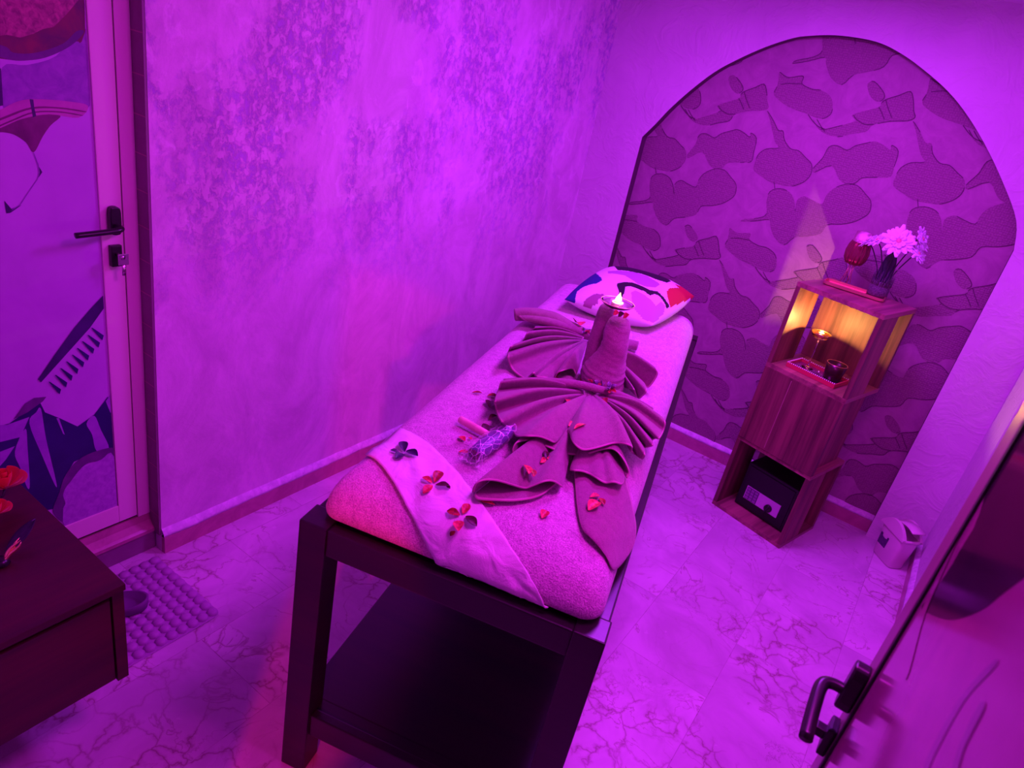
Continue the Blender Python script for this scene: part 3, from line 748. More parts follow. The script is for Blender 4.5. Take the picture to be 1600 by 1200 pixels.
# long towel at the foot: two hanging ends
b = MB()
C2 = (905, 640)
b.grid(fan_rows(C2, .92, [(738,774,.914),(741,781,.914),(752,783,.914),(770,784,.914),(800,785,.914),(830,781,.914),(848,774,.915),(858,766,.916),(868,758,.916)], 0.45, 5, 0.0))
b.grid(fan_rows(C2, .93, [(737,772,.916),(737,765,.936),(742,757,.952),(755,752,.958),(775,753,.955),(800,760,.938),(819,765,.922),(835,760,.936),(850,754,.950),(865,754,.945),(879,764,.922)], 0.35, 7, 0.004))
b.grid([[at(738,772,'z',.914), at(736,769,'z',.924), at(737,766,'z',.934)], [at(760,748,'z',.914), at(758,744,'z',.925), at(760,741,'z',.936)], [at(790,724,'z',.914), at(789,721,'z',.925), at(792,717,'z',.934)]])
def surf(px, py, h):
    d = ray(px, py); r = SOFT[0].ray_cast(CAM+Vector((0, 0, h)), d)   # lifted parallel sight line
    p = at(px, py, 'z', MZ+h)
    for _ in range(6):
        q = SOFT[0].ray_cast(Vector((p.x, p.y, 2)), Vector((0, 0, -1)))
        z = q[0].z if q[0] is not None else 0.80
        z = max(z, 0.80)
        p = p.lerp(at(px, py, 'z', z+h), 0.6)
    return p
rows = []
for row in [[(891,690,.02),(905,688,.022),(925,686,.022),(950,686,.02),(972,690,.018)],
            [(894,715,.02),(910,714,.024),(928,714,.02),(950,716,.026),(974,720,.018)],
            [(897,745,.010),(912,746,.018),(932,747,.015),(955,748,.02),(979,748,.012)],
            [(899,785,.008),(916,786,.016),(938,786,.012),(963,784,.014),(988,780,.010)],
            [(905,818,.009),(920,822,.018),(942,822,.014),(968,818,.012),(994,808,.010)],
            [(911,832,.012),(927,842,.020),(950,846,.014),(974,840,.012),(996,822,.010)],
            [(926,842,.016),(938,854,.018),(958,862,.012),(978,856,.010),(995,836,.010)],
            [(946,866,.014),(952,874,.014),(964,878,.012),(978,872,.010),(991,856,.010)],
            [(955,888,.012),(958,892,.012),(962,892,.012),(968,886,.011),(976,876,.010)]]:
    rows.append([surf(x, y, h+(0.012 if k_ >= 3 else 0.004 if k_ == 2 else 0)) for k_, (x, y, h) in enumerate(row)])
b.grid(rows)
b.grid(fan_rows((928,640), .935, [(889,736,.930),(897,737,.942),(908,738,.94),(920,742,.935),(935,751,.94),(947,757,.935),(960,755,.945),(973,759,.935),(977,745,.928)], 0.5, 5, 0.006))
long_t = towel('draped_towel', b, 'long taupe towel with two loose ends hanging toward the foot of the bed', at(890, 740, 'z', Z0)); add_soft(long_t)
# skirt under layer + apron with side pleats
b = MB()
b.grid(fan_rows((920,615), .93, [(800,712,.925),(799,704,.938),(803,695,.952),(812,691,.956),(832,690,.952),(852,698,.945),(880,710,.940),(912,712,.940),(941,704,.955),(957,703,.965),(970,713,.965),(980,729,.950),(984,742,.935),(979,750,.925)], 0.30, 7, 0.006))
ap = fan_rows((925,606), .95, [(784,596,.935),(781,597,.965),(777,610,.93),(771,626,.966),(772,634,.945),(775,646,.925),(780,658,.966),(790,667,.94),(799,674,.930),(806,683,.945),(822,683,.965),(842,684,.962),(858,690,.952),(868,693,.945),(878,680,.930),(888,676,.945),(893,690,.965),(903,701,.966),(915,705,.962),(938,700,.960),(960,694,.962),(980,696,.972),(989,701,.965),(987,707,.942),(994,712,.930),(1004,719,.935),(1009,711,.960),(1007,701,.935),(1013,700,.938),(1022,697,.962),(1020,689,.935),(1026,686,.94),(1031,687,.962),(1038,674,.950),(1041,660,.970),(1034,652,.952),(1020,645,.925)], 0.07, 9, 0.010, 1.25)
b.grid(ap)
fan2 = towel('pleated_towel', b, 'wide taupe towel pinched at the waist with pleated sides and a wavy apron', at(925, 640, 'z', Z0)); add_soft(fan2)
# waist roll at the top of the second fan
b = MB()
pts = cat_rom(roll_pts([(786,596,.945),(820,595,.955),(860,596,.96),(900,600,.965),(935,608,.965),(965,616,.96),(995,628,.95),(1020,642,.94)]), 5)
b.tube(pts, [0.010+0.004*math.sin(math.pi*i/(len(pts)-1)) for i in range(len(pts))], 12, 0.8)
wr = b.build('towel_roll_edge', M['towel'], fan2, sub=1); wr.matrix_parent_inverse = Matrix.Identity(4)
wr.data.transform(Matrix.Translation(-Vector(fan2.location))); wr['label'] = 'rolled upper edge of the pleated towel'
wr.name = 'rolled_edge'

# upright towel: two columns grown out of a gathered base
BY = 1.79
def up_pt(px, py, y): return at(px, py, 'y', y)
b = MB()
def column(spec, seg=28, seed=0, asp=0.8):
    C = [(up_pt(x, y, yy), r) for x, y, yy, r in spec]
    P = cat_rom([c for c, r in C], 12); Rr = cat_rom([(r, 0, 0) for c, r in C], 12)
    rings = []
    for i, p in enumerate(P):
        r = Rr[i].x; ring = []
        for k in range(seg):
            a = 2*math.pi*k/seg
            w = 1+0.035*noise.noise(Vector((math.cos(a)*1.5, math.sin(a)*1.5, i*0.3+seed)))+0.030*math.sin(i*0.95+2.2*math.sin(a*1.0+seed)+2.5*noise.noise(Vector((math.cos(a)*1.2, math.sin(a)*1.2, i*.08+4))))*max(0.08, 1-i/(len(P)*0.6))
            ring.append(p+Vector((r*w*math.cos(a), r*w*asp*math.sin(a), 0.10*r*math.sin(a*2+seed))))
        rings.append(ring)
    b.rings(rings)
column([(940,607,1.76,0.062),(940,600,1.76,0.067),(942,584,1.765,0.067),(948,570,1.775,0.058),(956,554,1.785,0.045),(961,538,1.79,0.041),(963,522,1.80,0.040),(967,508,1.81,0.036),(969,500,1.815,0.028),(970,496,1.815,0.012)], 36, 0, 0.82)
column([(927,598,1.80,0.036),(927,588,1.81,0.042),(932,562,1.82,0.041),(938,532,1.83,0.036),(943,504,1.84,0.029),(946,490,1.845,0.026),(949,480,1.85,0.022),(950,476,1.85,0.010)], 30, 3, 0.85)
upright = b.build('upright_towel', M['towel'], sub=1)
tag(upright, 'taupe towel twisted upright with two humps, holding the candle dish', 'towel'); recentre(upright, (at(940, 600, 'z', Z0)))
add_soft(upright)

# candle dish on the towel
DC = up_pt(963, 481, 1.83)
dish = empty('candle_dish', DC, 0, 'clear glass dish with a lit tea light on top of the upright towel', 'candle')
def dish_mesh(r, h, t=0.003):
    b = MB(); b.lathe([(0.3*r, 0), (0.55*r, 0.1*h), (0.85*r, 0.55*h), (r, h), (r*1.02, h+0.001), (r*0.98, h+0.002), (0.82*r, 0.6*h+t), (0.5*r, 0.15*h+t), (0.2*r, t)], seg=40); return b
dish_mesh(0.050, 0.016).build('dish', M['glass'], dish)
M['rim_glow'] = mat('rose_glass_rim', (0.95, 0.45, 0.55), 0.1, 0.6)
b = MB(); b.tube([(0.0505*math.cos(2*math.pi*k/48), 0.0505*math.sin(2*math.pi*k/48), 0.0175) for k in range(49)], 0.0016, 6); b.build('dish_rim', M['rim_glow'], dish)
def tealight(root, dz=0.006, r=0.018, fl=1.0, k=1.0):
    b = MB(); b.lathe([(r, dz), (r, dz+0.012*k), (r*0.93, dz+0.0135*k), (r*0.3, dz+0.012*k)], seg=28); c = b.build('tea_light', M['wax'], root)
    b = MB(); b.lathe([(0.001, dz+0.012*k), (0.0052*fl, dz+0.016*k), (0.0068*fl, dz+0.021*k), (0.0048*fl, dz+0.029*k), (0.0020*fl, dz+0.037*k), (0.0004, dz+0.043*k)], seg=14); b.build('flame', M['flame'], c)
tealight(dish, 0.005, 0.018, 1.5)
point('candle_light', DC+Vector((0, 0, 0.056)), (1.0, 0.55, 0.25), 0.8, 0.005)

# pillow
PB = [at(882, 468, 'z', .955), at(952, 419, 'z', .995), at(1085, 463, 'z', .975), at(1018, 509, 'z', .945)]   # left, back, right, front corners
PM2 = [cloth('pillow_white', (0.68, 0.62, 0.66), 0.9, 0.25), mat('pillow_blue', (0.01, 0.025, 0.18), 0.9), mat('pillow_black', (0.012, 0.006, 0.014), 0.9),
       mat('pillow_red', (0.45, 0.01, 0.035), 0.9), mat('pillow_mauve', (0.30, 0.11, 0.22), 0.9), mat('pillow_lilac', (0.38, 0.17, 0.38), 0.9), mat('pillow_pink', (0.46, 0.26, 0.38), 0.9)]
PP = [(1, [(100,480),(110,420),(210,290),(330,190),(450,160),(530,225),(538,255),(480,285),(400,300),(330,330),(280,370),(262,420),(255,480)]),
      (2, [(660,100),(720,90),(900,120),(1050,160),(1180,205),(1260,265),(1210,277),(1100,243),(950,185),(800,155),(700,146)]),
      (5, [(600,158),(700,152),(850,163),(1000,205),(1120,275),(1142,300),(1100,327),(1000,320),(900,285),(840,240),(780,205),(690,185),(600,180)]),
      (2, [(690,310),(700,285),(760,270),(850,275),(950,310),(1040,355),(1120,370),(1180,430),(1230,500),(1243,535),(1210,548),(1190,490),(1140,420),(1090,395),(1040,410),(980,370),(900,335),(830,315),(780,320),(770,380),(740,450),(700,450),(715,380)]),
      (3, [(1210,370),(1240,335),(1335,330),(1295,290),(1400,330),(1510,430),(1400,470),(1250,535),(1225,450)]),
      (4, [(335,490),(380,440),(460,395),(540,395),(620,430),(560,440),(500,450),(490,500),(430,535),(350,512)]),
      (6, [(840,380),(880,360),(960,390),(1050,460),(1100,520),(1150,470),(1195,520),(1185,590),(1120,660),(1070,700),(960,650),(880,560),(850,470)])]
b = MB(); NP = 110
def pil(s, t, top):
    # s,t in 0..1 ; edges pull in between the corners
    s2 = s+0.0; t2 = t
    e = -0.035
    ss = s + e*(0.5-s)*2*(4*t*(1-t))*0.9*abs(2*s-1)**2; tt = t + e*(0.5-t)*2*(4*s*(1-s))*0.9*abs(2*t-1)**2
    p = PB[0].lerp(PB[1], ss).lerp(PB[3].lerp(PB[2], ss), tt)
    k = (max(0, 1-abs(2*s-1)**2.4)*max(0, 1-abs(2*t-1)**2.4))**0.55
    if top: p.z += 0.082*k + 0.003*noise.noise(Vector((s*4, t*4, 2)))*k
    else: p.z = max(p.z-0.075*k, 0.914)
    return p
gt = [[b.bm.verts.new(pil(i/NP, j/NP, True)) for j in range(NP+1)] for i in range(NP+1)]
gb = [[gt[i][j] if i in (0, NP) or j in (0, NP) else b.bm.verts.new(pil(i/NP, j/NP, False)) for j in range(NP+1)] for i in range(NP+1)]
for i in range(NP):
    for j in range(NP):
        f = b.bm.faces.new([gt[i][j], gt[i][j+1], gt[i+1][j+1], gt[i+1][j]]); f.smooth = True
        X, Y = project(f.calc_center_median()); X = (X-860)/.15; Y = (Y-400)/.15
        for mi, poly in PP:
            if inside(X, Y, poly): f.material_index = mi
        f = b.bm.faces.new([gb[i][j], gb[i+1][j], gb[i+1][j+1], gb[i][j+1]]); f.smooth = True
pillow = b.build('pillow', PM2)
tag(pillow, 'plump pillow with an abstract blue, black and red pattern at the head of the bed', 'pillow'); recentre(pillow, Vector((PB[0]+PB[2])/2).xy.to_3d()+Vector((0, 0, 0.909)))

# ---------------------------------------------------------------- petals
def petal_mesh(kind, L, wd_, cup):
    b = MB(); rows = []; n = 9
    for i in range(n):
        t = i/(n-1); w = wd_*0.78*math.sin(math.pi*min(1, (t*0.94+0.04)))**0.9*(0.80+0.35*t)
        row = []
        for j in range(7):
            s = j/6*2-1
            row.append((t*L, s*w, cup*(s*s)*w*0.55 + 0.10*L*math.sin(t*2.4) + 0.0006*noise.noise(Vector((i*.8, j*.9, L*900)))*2))
        rows.append(row)
    b.grid(rows); return b
pmesh = {}
def petal(p0, p1, kind, label, width=0.40, lift=0.003, group=None, cup=0.9):
    a, na = hit(*p0); c, nc = hit(*p1)
    if abs(c.z-a.z) > 0.012: c = at(p1[0], p1[1], 'z', a.z)
    d = c-a; L = max(d.length, 0.008)
    x = d.normalized(); nn = ((na if na.z > 0.6 else Vector((0, 0, 1)))+Vector((0, 0, 0.8))).normalized(); y = nn.cross(x).normalized(); z = x.cross(y)
    b = petal_mesh(kind, L, L*width, cup)
    o = b.build('flower_petal', M['petal_'+kind], solid=0.0008, sub=1)
    o.matrix_world = Matrix.Translation(a+z*lift) @ Matrix((x, y, z)).transposed().to_4x4()
    tag(o, label, 'petal', group); return o
# three petal blossoms on the runner
G1 = 'dark petals of the blossom nearest the wall'; G2 = 'petals of the middle blossom on the runner'; G3 = 'petals of the lowest blossom on the runner'
for p0, p1, kd, lb, w, g in [
   ((632,708),(628,693),'navy','almost black petal pointing away from the viewer, in the blackish blossom on the white runner',.42,G1),
   ((624,711),(609,706),'navy','almost black petal at the left of the blackish blossom on the white runner',.42,G1),
   ((631,712),(618,721),'navy','small almost black petal nearest the viewer in the blackish blossom on the white runner',.45,G1),
   ((634,707),(653,716),'navy','largest almost black petal at the right of the blackish blossom on the white runner',.42,G1),
   ((678,756),(688,740),'red','wine red petal pointing away from the viewer in the middle blossom on the white runner',.40,G2),
   ((675,757),(659,749),'pink','bright curled red petal at the upper left of the middle blossom on the white runner',.42,G2),
   ((676,760),(661,774),'pink','bright red petal at the lower left of the middle blossom on the white runner',.42,G2),
   ((680,760),(703,763),'dark','long maroon petal at the right of the middle blossom on the white runner',.34,G2),
   ((723,805),(733,790),'pink','rosy petal at the upper right of the lowest blossom on the white runner',.46,G3),
   ((719,807),(698,801),'red','wine red petal at the left of the lowest blossom on the white runner',.42,G3),
   ((727,808),(744,825),'dark','dark red petal at the lower right of the lowest blossom on the white runner',.42,G3),
   ((717,816),(716,834),'pink','red petal below the centre of the lowest blossom on the white runner',.42,G3),
   ((712,831),(704,839),'red','smallest petal, at the bottom tip of the lowest blossom on the white runner',.50,G3)]:
    petal(p0, p1, kd, lb, w, 0.0035, g)
for p0, p1, kd, lb, w in [
   ((737,615),(753,617),'red','narrow red petal on the bare terry cover, farthest left and highest of the scattered petals',.25),
   ((761,620),(777,622),'red','red petal just left of the top pleat of the wide pleated towel',.40),
   ((766,628),(765,641),'dark','dark petal tucked against the left pleats of the wide pleated towel',.42),
   ((763,658),(777,653),'dark','dark red petal by the lowest left pleat, above the wooden stick',.40),
   ((754,678),(764,668),'dark','dark curled petal beside the far end of the wooden stick',.45),
   ((716,684),(726,692),'pink','small pink petal between wooden stick and plastic wrapped bundle',.50),
   ((731,686),(737,689),'pink','tiniest pink fragment beside the wooden stick',.50),
   ((716,708),(733,712),'pink','bright pink petal left of the plastic wrapped bundle',.40),
   ((750,785),(772,792),'pink','pale sliver of petal between the white runner and the towel hem',.25),
   ((697,761),(703,766),'dark','short dark petal scrap at the right tip of the middle blossom',.5),
   ((846,812),(854,801),'pink','single red petal on bare terry below the left towel end',.50),
   ((835,588),(834,577),'pink','upright pink petal standing in the left upper fan',.30),
   ((866,592),(867,577),'red','upright red petal at the front of the left upper fan',.40),
   ((873,593),(862,591),'red','red petal lying beneath the upright red petal of the left upper fan',.40),
   ((899,505),(905,512),'pink','pink petal on the towel flap below the left pillow corner',.45),
   ((906,600),(918,596),'pink','red petal left of the dark blossom at the waist',.45),
   ((884,626),(889,633),'pink','bright red petal on the left flap of the wavy apron',.45),
   ((944,624),(948,634),'red','red petal below the dark blossom at the waist',.35),
   ((888,668),(898,664),'pink','small bright petal at the opening between the two apron flaps',.5),
   ((897,673),(916,667),'pink','bright curved red petal on the right apron flap',.36),
   ((851,706),(853,718),'dark','dark petal at the top of the cluster on the left towel end',.42),
   ((855,716),(863,723),'pink','pink petal at the right of the cluster on the left towel end',.45),
   ((843,724),(852,719),'pink','pink petal at the lower left of the cluster on the left towel end',.45),
   ((818,728),(824,744),'pink','elongated red petal on the left towel end nearer the plastic bundle',.38),
   ((826,733),(831,748),'red','red petal side by side with the elongated one on the left towel end',.36),
   ((921,779),(936,777),'pink','red petal highest in the trio on the right towel end',.40),
   ((936,780),(943,792),'red','red petal at the right of the trio on the right towel end',.40),
   ((919,800),(935,788),'pink','largest red petal, lower left of the trio on the right towel end',.45)]:
    petal(p0, p1, kd, lb, w, 0.003, 'scattered flower petals')
# petals stuck in front of the dish
for k, (p0, p1, kd, lb) in enumerate([((958,492),(968,489),'pink','gold lit petal under the front left of the candle dish rim'), ((966,495),(976,490),'dark','dark curled petal under the front of the candle dish rim'),
                                      ((974,497),(984,492),'pink','red petal under the front right of the candle dish rim')]):
    a = up_pt(*p0, 1.765); c = up_pt(*p1, 1.770)
    d = c-a; x = d.normalized(); z = Vector((0, -0.6, 0.8)); y = z.cross(x).normalized(); z = x.cross(y)
    o = petal_mesh(kd, d.length, 0.014, 0.9).build('flower_petal', M['petal_'+kd], solid=0.0008, sub=1)
    o.matrix_world = Matrix.Translation(a) @ Matrix((x, y, z)).transposed().to_4x4(); tag(o, lb, 'petal', 'petals under the candle dish')
# dark dried blossoms pinning the pleats
M['pod'] = mottled('dried_blossom', (0.02, 0.01, 0.05), (0.30, 0.20, 0.36), 90, 0.3, 0, 0.5)
def dried(px, py, w, label):
    c, nrm = hit(px, py); root = empty('dried_blossom', c, 0, label, 'dried flower')
    for k in range(9):
        a = random.uniform(0, 6.28); r = random.uniform(0.1, 1.0)*w
        b = petal_mesh('x', random.uniform(.016, .026), 0.008, 1.2)
        o = b.build('petal', M['pod'] if k % 4 else M['petal_pink'], root, solid=0.0008)
        o.location = (r*math.cos(a)*1.6, r*math.sin(a)*0.6, 0.008+random.uniform(0, .010)); o.rotation_euler = (random.uniform(-.5, .5), random.uniform(-.9, -.1), random.uniform(0, 6.28))
dried(912, 525, 0.016, 'dark dried blossom pinned at the centre of the upper fan, left of the upright towel')
dried(930, 609, 0.016, 'dark dried blossom pinned at the waist of the wide pleated towel')
dried(950, 616, 0.010, 'small dark dried blossom just right of the waist blossom')

# plastic wrapped bundle and wooden stick
a, _ = hit(736, 728); c, _ = hit(794, 684); a.z = c.z = 0.0
ax = (c-a); Lb = ax.length; ax.normalize(); sd = Vector((-ax.y, ax.x, 0))
bun = empty('wrapped_bundle', Vector((*((a+c)/2).xy, 0.912)), math.atan2(ax.y, ax.x), 'dark rolled bundle sealed in crinkled clear plastic, left of the draped towel', 'wrapped bundle')
b = MB(); rr = []
for i in range(19):
    t = i/18; x = (t-.5)*Lb*0.96; r = 0.0185*(0.80+0.25*math.sin(math.pi*t)); ring = []
    for k in range(24):
        an = 2*math.pi*k/24; w = 1+0.08*noise.noise(Vector((x*40, math.cos(an)*2, math.sin(an)*2)))
        ring.append((x, r*w*math.cos(an)*1.15, 0.020+r*w*0.88*math.sin(an)))
    rr.append(ring)
b.rings(rr)
M['bundle'] = mottled('indigo_fabric', (0.05, 0.03, 0.16), (0.10, 0.06, 0.26), 60, 0.4, 0, 0.4)
b.build('dark_roll', M['bundle'], bun)
b = MB()
for k in range(10):
    b.tube([((-.5)*Lb*0.96-0.004+random.uniform(-.004, .004), random.uniform(-.014, .014), 0.012+random.uniform(0, .016)) , ((-.5)*Lb*0.96+0.02, random.uniform(-.014, .014), 0.015+random.uniform(0, .012))], 0.005, 8)
b.build('bristle_end', M['petal_dark'], bun)
m = bpy.data.materials.new('crinkled_plastic'); m.use_nodes = True; nt = m.node_tree; t = NT(m)
t.b.inputs['Base Color'].default_value = (0.95, 0.9, 1, 1); t.b.inputs['Roughness'].default_value = 0.12; t.b.inputs['Alpha'].default_value = 0.22
t.b.inputs['Specular IOR Level'].default_value = 1.0
vv = t.voro(48, 'DISTANCE_TO_EDGE', t.mapping((0.7, 1.6, 1.2), (0.3, 0.2, 0.6))); al = t.ramp(vv, [(0.0, 0.85), (0.045, 0.10)]); t.set(t.b.inputs['Alpha'], al)
t.bump(t.voro(48, 'F1', t.mapping((0.7, 1.6, 1.2), (0.3, 0.2, 0.6))), 0.6, 0.01)
b = MB(); rr = []
for i in range(31):
    t_ = i/30; x = (t_-.5)*Lb*1.16; e = min(1, math.sin(math.pi*t_)*3.2); rh = 0.0215*e**0.8+0.0008; rw = 0.0265+0.004*(1-e); ring = []
    for k in range(36):
        an = 2*math.pi*k/36; w = 1+0.10*noise.noise(Vector((x*60, math.cos(an)*3, math.sin(an)*3)))
        ring.append((x, rw*w*math.cos(an), max(0.001, 0.0205*e+0.002+rh*w*math.sin(an))))
    rr.append(ring)
b.rings(rr, False, False); b.build('plastic_wrap', m, bun)
a, _ = hit(716, 664); c, _ = hit(763, 690); a.z = c.z = 0.912
d = (c-a)
b = MB(); pts = [a+d*t+Vector((0, 0, 0.0098)) for t in (0, .02, .06, .2, .5, .8, 1.0, 1.02)]
b.tube(pts, [0.004, .0085, 0.0095, 0.0095, 0.0098, 0.0098, 0.0095, 0.006], 16)
M['stick'] = mottled('pale_wood', (0.9, 0.62, 0.55), (0.72, 0.42, 0.40), 30, 0.6)
o = b.build('wooden_stick', M['stick'])
tag(o, 'short pale wooden massage stick lying beside the plastic wrapped bundle', 'stick'); recentre(o, a)

# =============================================================== shelf unit in the niche
SP = Vector((-0.4985, 3.0271, 0)); SA = math.radians(-14.99); SW, SD = 0.373, 0.325
H1, H2, H3 = 0.372, 0.770, 1.140
sx_ = Vector((math.cos(SA), math.sin(SA), 0)); sy_v = Vector((-math.sin(SA), math.cos(SA), 0))
def sl(P):   # world -> shelf local
    q = Vector(P)-SP; return Vector((q.dot(sx_), q.dot(sy_v), q.z))
shelf = empty('display_stand', SP, SA, 'tall walnut stand of three stacked open cubes in front of the arched niche', 'shelf unit')
TB = 0.020
def sbox(name, x0, x1, y0, y1, z0, z1, m='walnut', lab=None):
    b = MB(); b.box(x0, x1, y0, y1, z0, z1, bev=0.0015); return b.build(name, M[m], shelf, label=lab)
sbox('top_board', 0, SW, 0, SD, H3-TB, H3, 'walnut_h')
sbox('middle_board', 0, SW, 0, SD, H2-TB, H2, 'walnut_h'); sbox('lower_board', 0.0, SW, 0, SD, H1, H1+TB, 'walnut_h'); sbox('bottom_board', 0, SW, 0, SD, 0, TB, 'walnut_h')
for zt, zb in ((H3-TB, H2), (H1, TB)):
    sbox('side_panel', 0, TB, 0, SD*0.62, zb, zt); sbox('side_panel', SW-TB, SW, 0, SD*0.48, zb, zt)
    sbox('back_panel', 0.001, SW-0.001, SD-TB, SD, zb, zt)
sbox('front_panel', 0.002, SW-0.002, -0.004, TB, H1+TB-0.001, H2-TB)
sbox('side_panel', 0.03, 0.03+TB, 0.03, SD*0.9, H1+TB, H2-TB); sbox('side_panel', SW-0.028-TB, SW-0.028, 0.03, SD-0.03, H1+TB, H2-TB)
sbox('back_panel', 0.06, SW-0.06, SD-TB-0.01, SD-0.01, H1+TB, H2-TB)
sbox('drawer_line', 0.135, 0.138, -0.0055, -0.0035, H1+TB+0.01, H2-TB-0.01, 'light_strip')
def S2W(x, y, z): return SP + sx_*x + sy_v*y + Vector((0, 0, z))
# safe
M['safe_black'] = mat('matt_black_steel', (0.006, 0.006, 0.008), 0.55)
safe = empty('safe', S2W(0.192, 0.178, TB), SA, 'small black electronic safe in the lowest cube of the stand', 'safe')
b = MB(); b.box(-0.130, 0.130, -0.085, 0.120, 0.004, 0.235, bev=0.004); b.build('body', M['safe_black'], safe)
b = MB(); b.box(-0.118, 0.118, -0.089, -0.084, 0.016, 0.222, bev=0.002); b.build('door', M['safe_black'], safe)
b = MB(); b.box(-0.095, 0.085, -0.093, -0.0885, 0.055, 0.125, bev=0.002); pl = b.build('keypad_plate', mat('silver_plate', (0.62, 0.42, 0.66), 0.4), safe)
b = MB(); b.box(-0.090, -0.028, -0.0945, -0.0925, 0.058, 0.122); b.build('keypad', mat('keypad_field', (0.12, 0.06, 0.16), 0.5), pl)
for r in range(4):
    for c in range(3):
        b = MB(); b.box(-0.087+c*0.020, -0.072+c*0.020, -0.0965, -0.0942, 0.060+r*0.0155, 0.072+r*0.0155, bev=0.001); b.build('key', mat('keypad_key', (0.30, 0.16, 0.36), 0.5) if (r, c) == (0, 0) else bpy.data.materials['keypad_key'], pl)
b = MB(); b.lathe([(0.019, 0), (0.018, 0.010), (0.015, 0.012), (0.0, 0.012)], seg=24, M=Matrix.Rotation(math.radians(90), 4, 'X')); b.box(-0.003, 0.003, -0.022, -0.010, -0.018, 0.018)
o = b.build('knob', M['black'], pl); o.location = (0.035, -0.093, 0.078); o.rotation_euler = (0, math.radians(20), 0)
# tray, glass candle, cup inside the top cube
ZT = H2+0.001
q = [sl(at(*p, 'z', ZT+0.014)) for p in ((1229.2,567),(1243.3,549),(1318.6,598))]
tx0, ty0 = q[0].x, max(q[0].y, 0.012); tx1 = min(q[2].x, SW-TB-0.004); ty1 = ty0+0.135
M['tray_red'] = mat('red_lacquer', (0.55, 0.03, 0.08), 0.3)
tray = empty('beaded_tray', S2W((tx0+tx1)/2, (ty0+ty1)/2, ZT), SA, 'small red tray with a beaded silver edge inside the top cube', 'tray')
hw, hd = (tx1-tx0)/2, (ty1-ty0)/2
b = MB(); b.box(-hw, hw, -hd, hd, 0, 0.004); b.box(-hw, hw, -hd, -hd+0.004, 0.004, 0.018); b.box(-hw, hw, hd-0.004, hd, 0.004, 0.018); b.box(-hw, -hw+0.004, -hd+0.004, hd-0.004, 0.004, 0.018); b.box(hw-0.004, hw, -hd+0.004, hd-0.004, 0.004, 0.018)
b.build('tray_body', M['tray_red'], tray)
b = MB(); b.box(-hw+0.005, hw-0.005, -hd+0.005, hd-0.005, 0.0042, 0.0052); b.build('mirror_base', mat('tray_mirror', (0.30, 0.10, 0.25), 0.15, 0.6), tray)
b = MB()
nb = 26
for k in range(nb):
    for yy in (-hd+0.002, hd-0.002):
        x = -hw+0.004+(2*hw-0.008)*k/(nb-1); b.lathe([(0.0005, -0.0028), (0.0022, -0.0016), (0.0028, 0), (0.0022, 0.0016), (0.0005, 0.0028)], (x, yy, 0.0203), 8)
for k in range(12):
    yy = -hd+0.004+(2*hd-0.008)*k/11; b.lathe([(0.0005, -0.0028), (0.0022, -0.0016), (0.0028, 0), (0.0022, 0.0016), (0.0005, 0.0028)], (-hw+0.002, yy, 0.0203), 8)
bd = b.build('bead_edge', mat('pearl_silver', (0.95, 0.85, 0.9), 0.3, 0.2), tray)
# stemmed glass candle
g0 = S2W(tx0+0.075, ty0+0.085, ZT+0.006)
pj = at_plane(1281, 527, g0, sy_v); gz = pj.z
pb = Vector((pj.x, pj.y, g0.z))
gl = empty('glass_candle_holder', pb, 0, 'stemmed clear glass dish with a lit tea light in the top cube', 'candle')
hh = gz-g0.z
b = MB(); b.lathe([(0.024, 0), (0.025, 0.002), (0.008, 0.006), (0.0035, 0.014), (0.003, hh*0.5), (0.0055, hh*0.55), (0.003, hh*0.6), (0.0035, hh*0.9), (0.012, hh*0.95), (0.032, hh), (0.041, hh+0.020), (0.039, hh+0.021), (0.028, hh+0.004), (0.0, hh+0.002)], seg=32)
b.build('glass_stem', M['glass'], gl)
b = MB(); b.tube([(0.0395*math.cos(2*math.pi*k/40), 0.0395*math.sin(2*math.pi*k/40), hh+0.021) for k in range(41)], 0.0014, 6); b.build('dish_rim', M['gold'], gl)
b = MB(); b.lathe([(0.0385, hh+0.0205), (0.030, hh+0.005), (0.001, hh+0.003)], seg=32); b.build('foil_liner', M['gold'], gl)
tealight(gl, hh+0.003, 0.020, 2.4, 0.62)
point('shelf_candle_light', pb+Vector((0, 0, hh+0.033)), (1.0, 0.50, 0.14), 6.5, 0.004)
# dark cup
cp = S2W(tx1-0.058, ty0+0.075, ZT+0.006); pj = at_plane(1319, 562, cp, sy_v)
cp = Vector((pj.x, pj.y, cp.z))
cp = S2W(min(sl(cp).x, tx1-0.047), sl(cp).y, ZT+0.006)
cp = S2W(sl(cp).x-0.006, sl(cp).y+0.008, ZT+0.006)
cup = empty('cup', cp, 0, 'dark copper cup on the right end of the beaded tray', 'cup')
b = MB(); b.lathe([(0.030, 0), (0.035, 0.004), (0.039, 0.036), (0.043, 0.072), (0.0415, 0.072), (0.037, 0.036), (0.031, 0.008), (0.0, 0.007)], seg=32)
b.build('cup_body', mat('dark_copper', (0.05, 0.015, 0.02), 0.3, 0.5), cup)
b = MB(); b.tube([(0.0422*math.cos(2*math.pi*k/40), 0.0422*math.sin(2*math.pi*k/40), 0.0725) for k in range(41)], 0.0012, 6); b.build('rim', M['rose_gold'], cup)
sp0 = S2W(tx1-0.090, ty0+0.022, ZT+0.006)
b = MB(); b.lathe([(0.008, 0), (0.009, 0.002), (0.003, 0.006), (0.002, 0.016), (0.005, 0.020), (0.006, 0.026), (0.003, 0.030), (0.0, 0.031)], seg=20)
o = b.build('silver_ornament', M['silver']); o.location = sp0; tag(o, 'tiny silver stopper ornament in front of the dark cup', 'ornament')

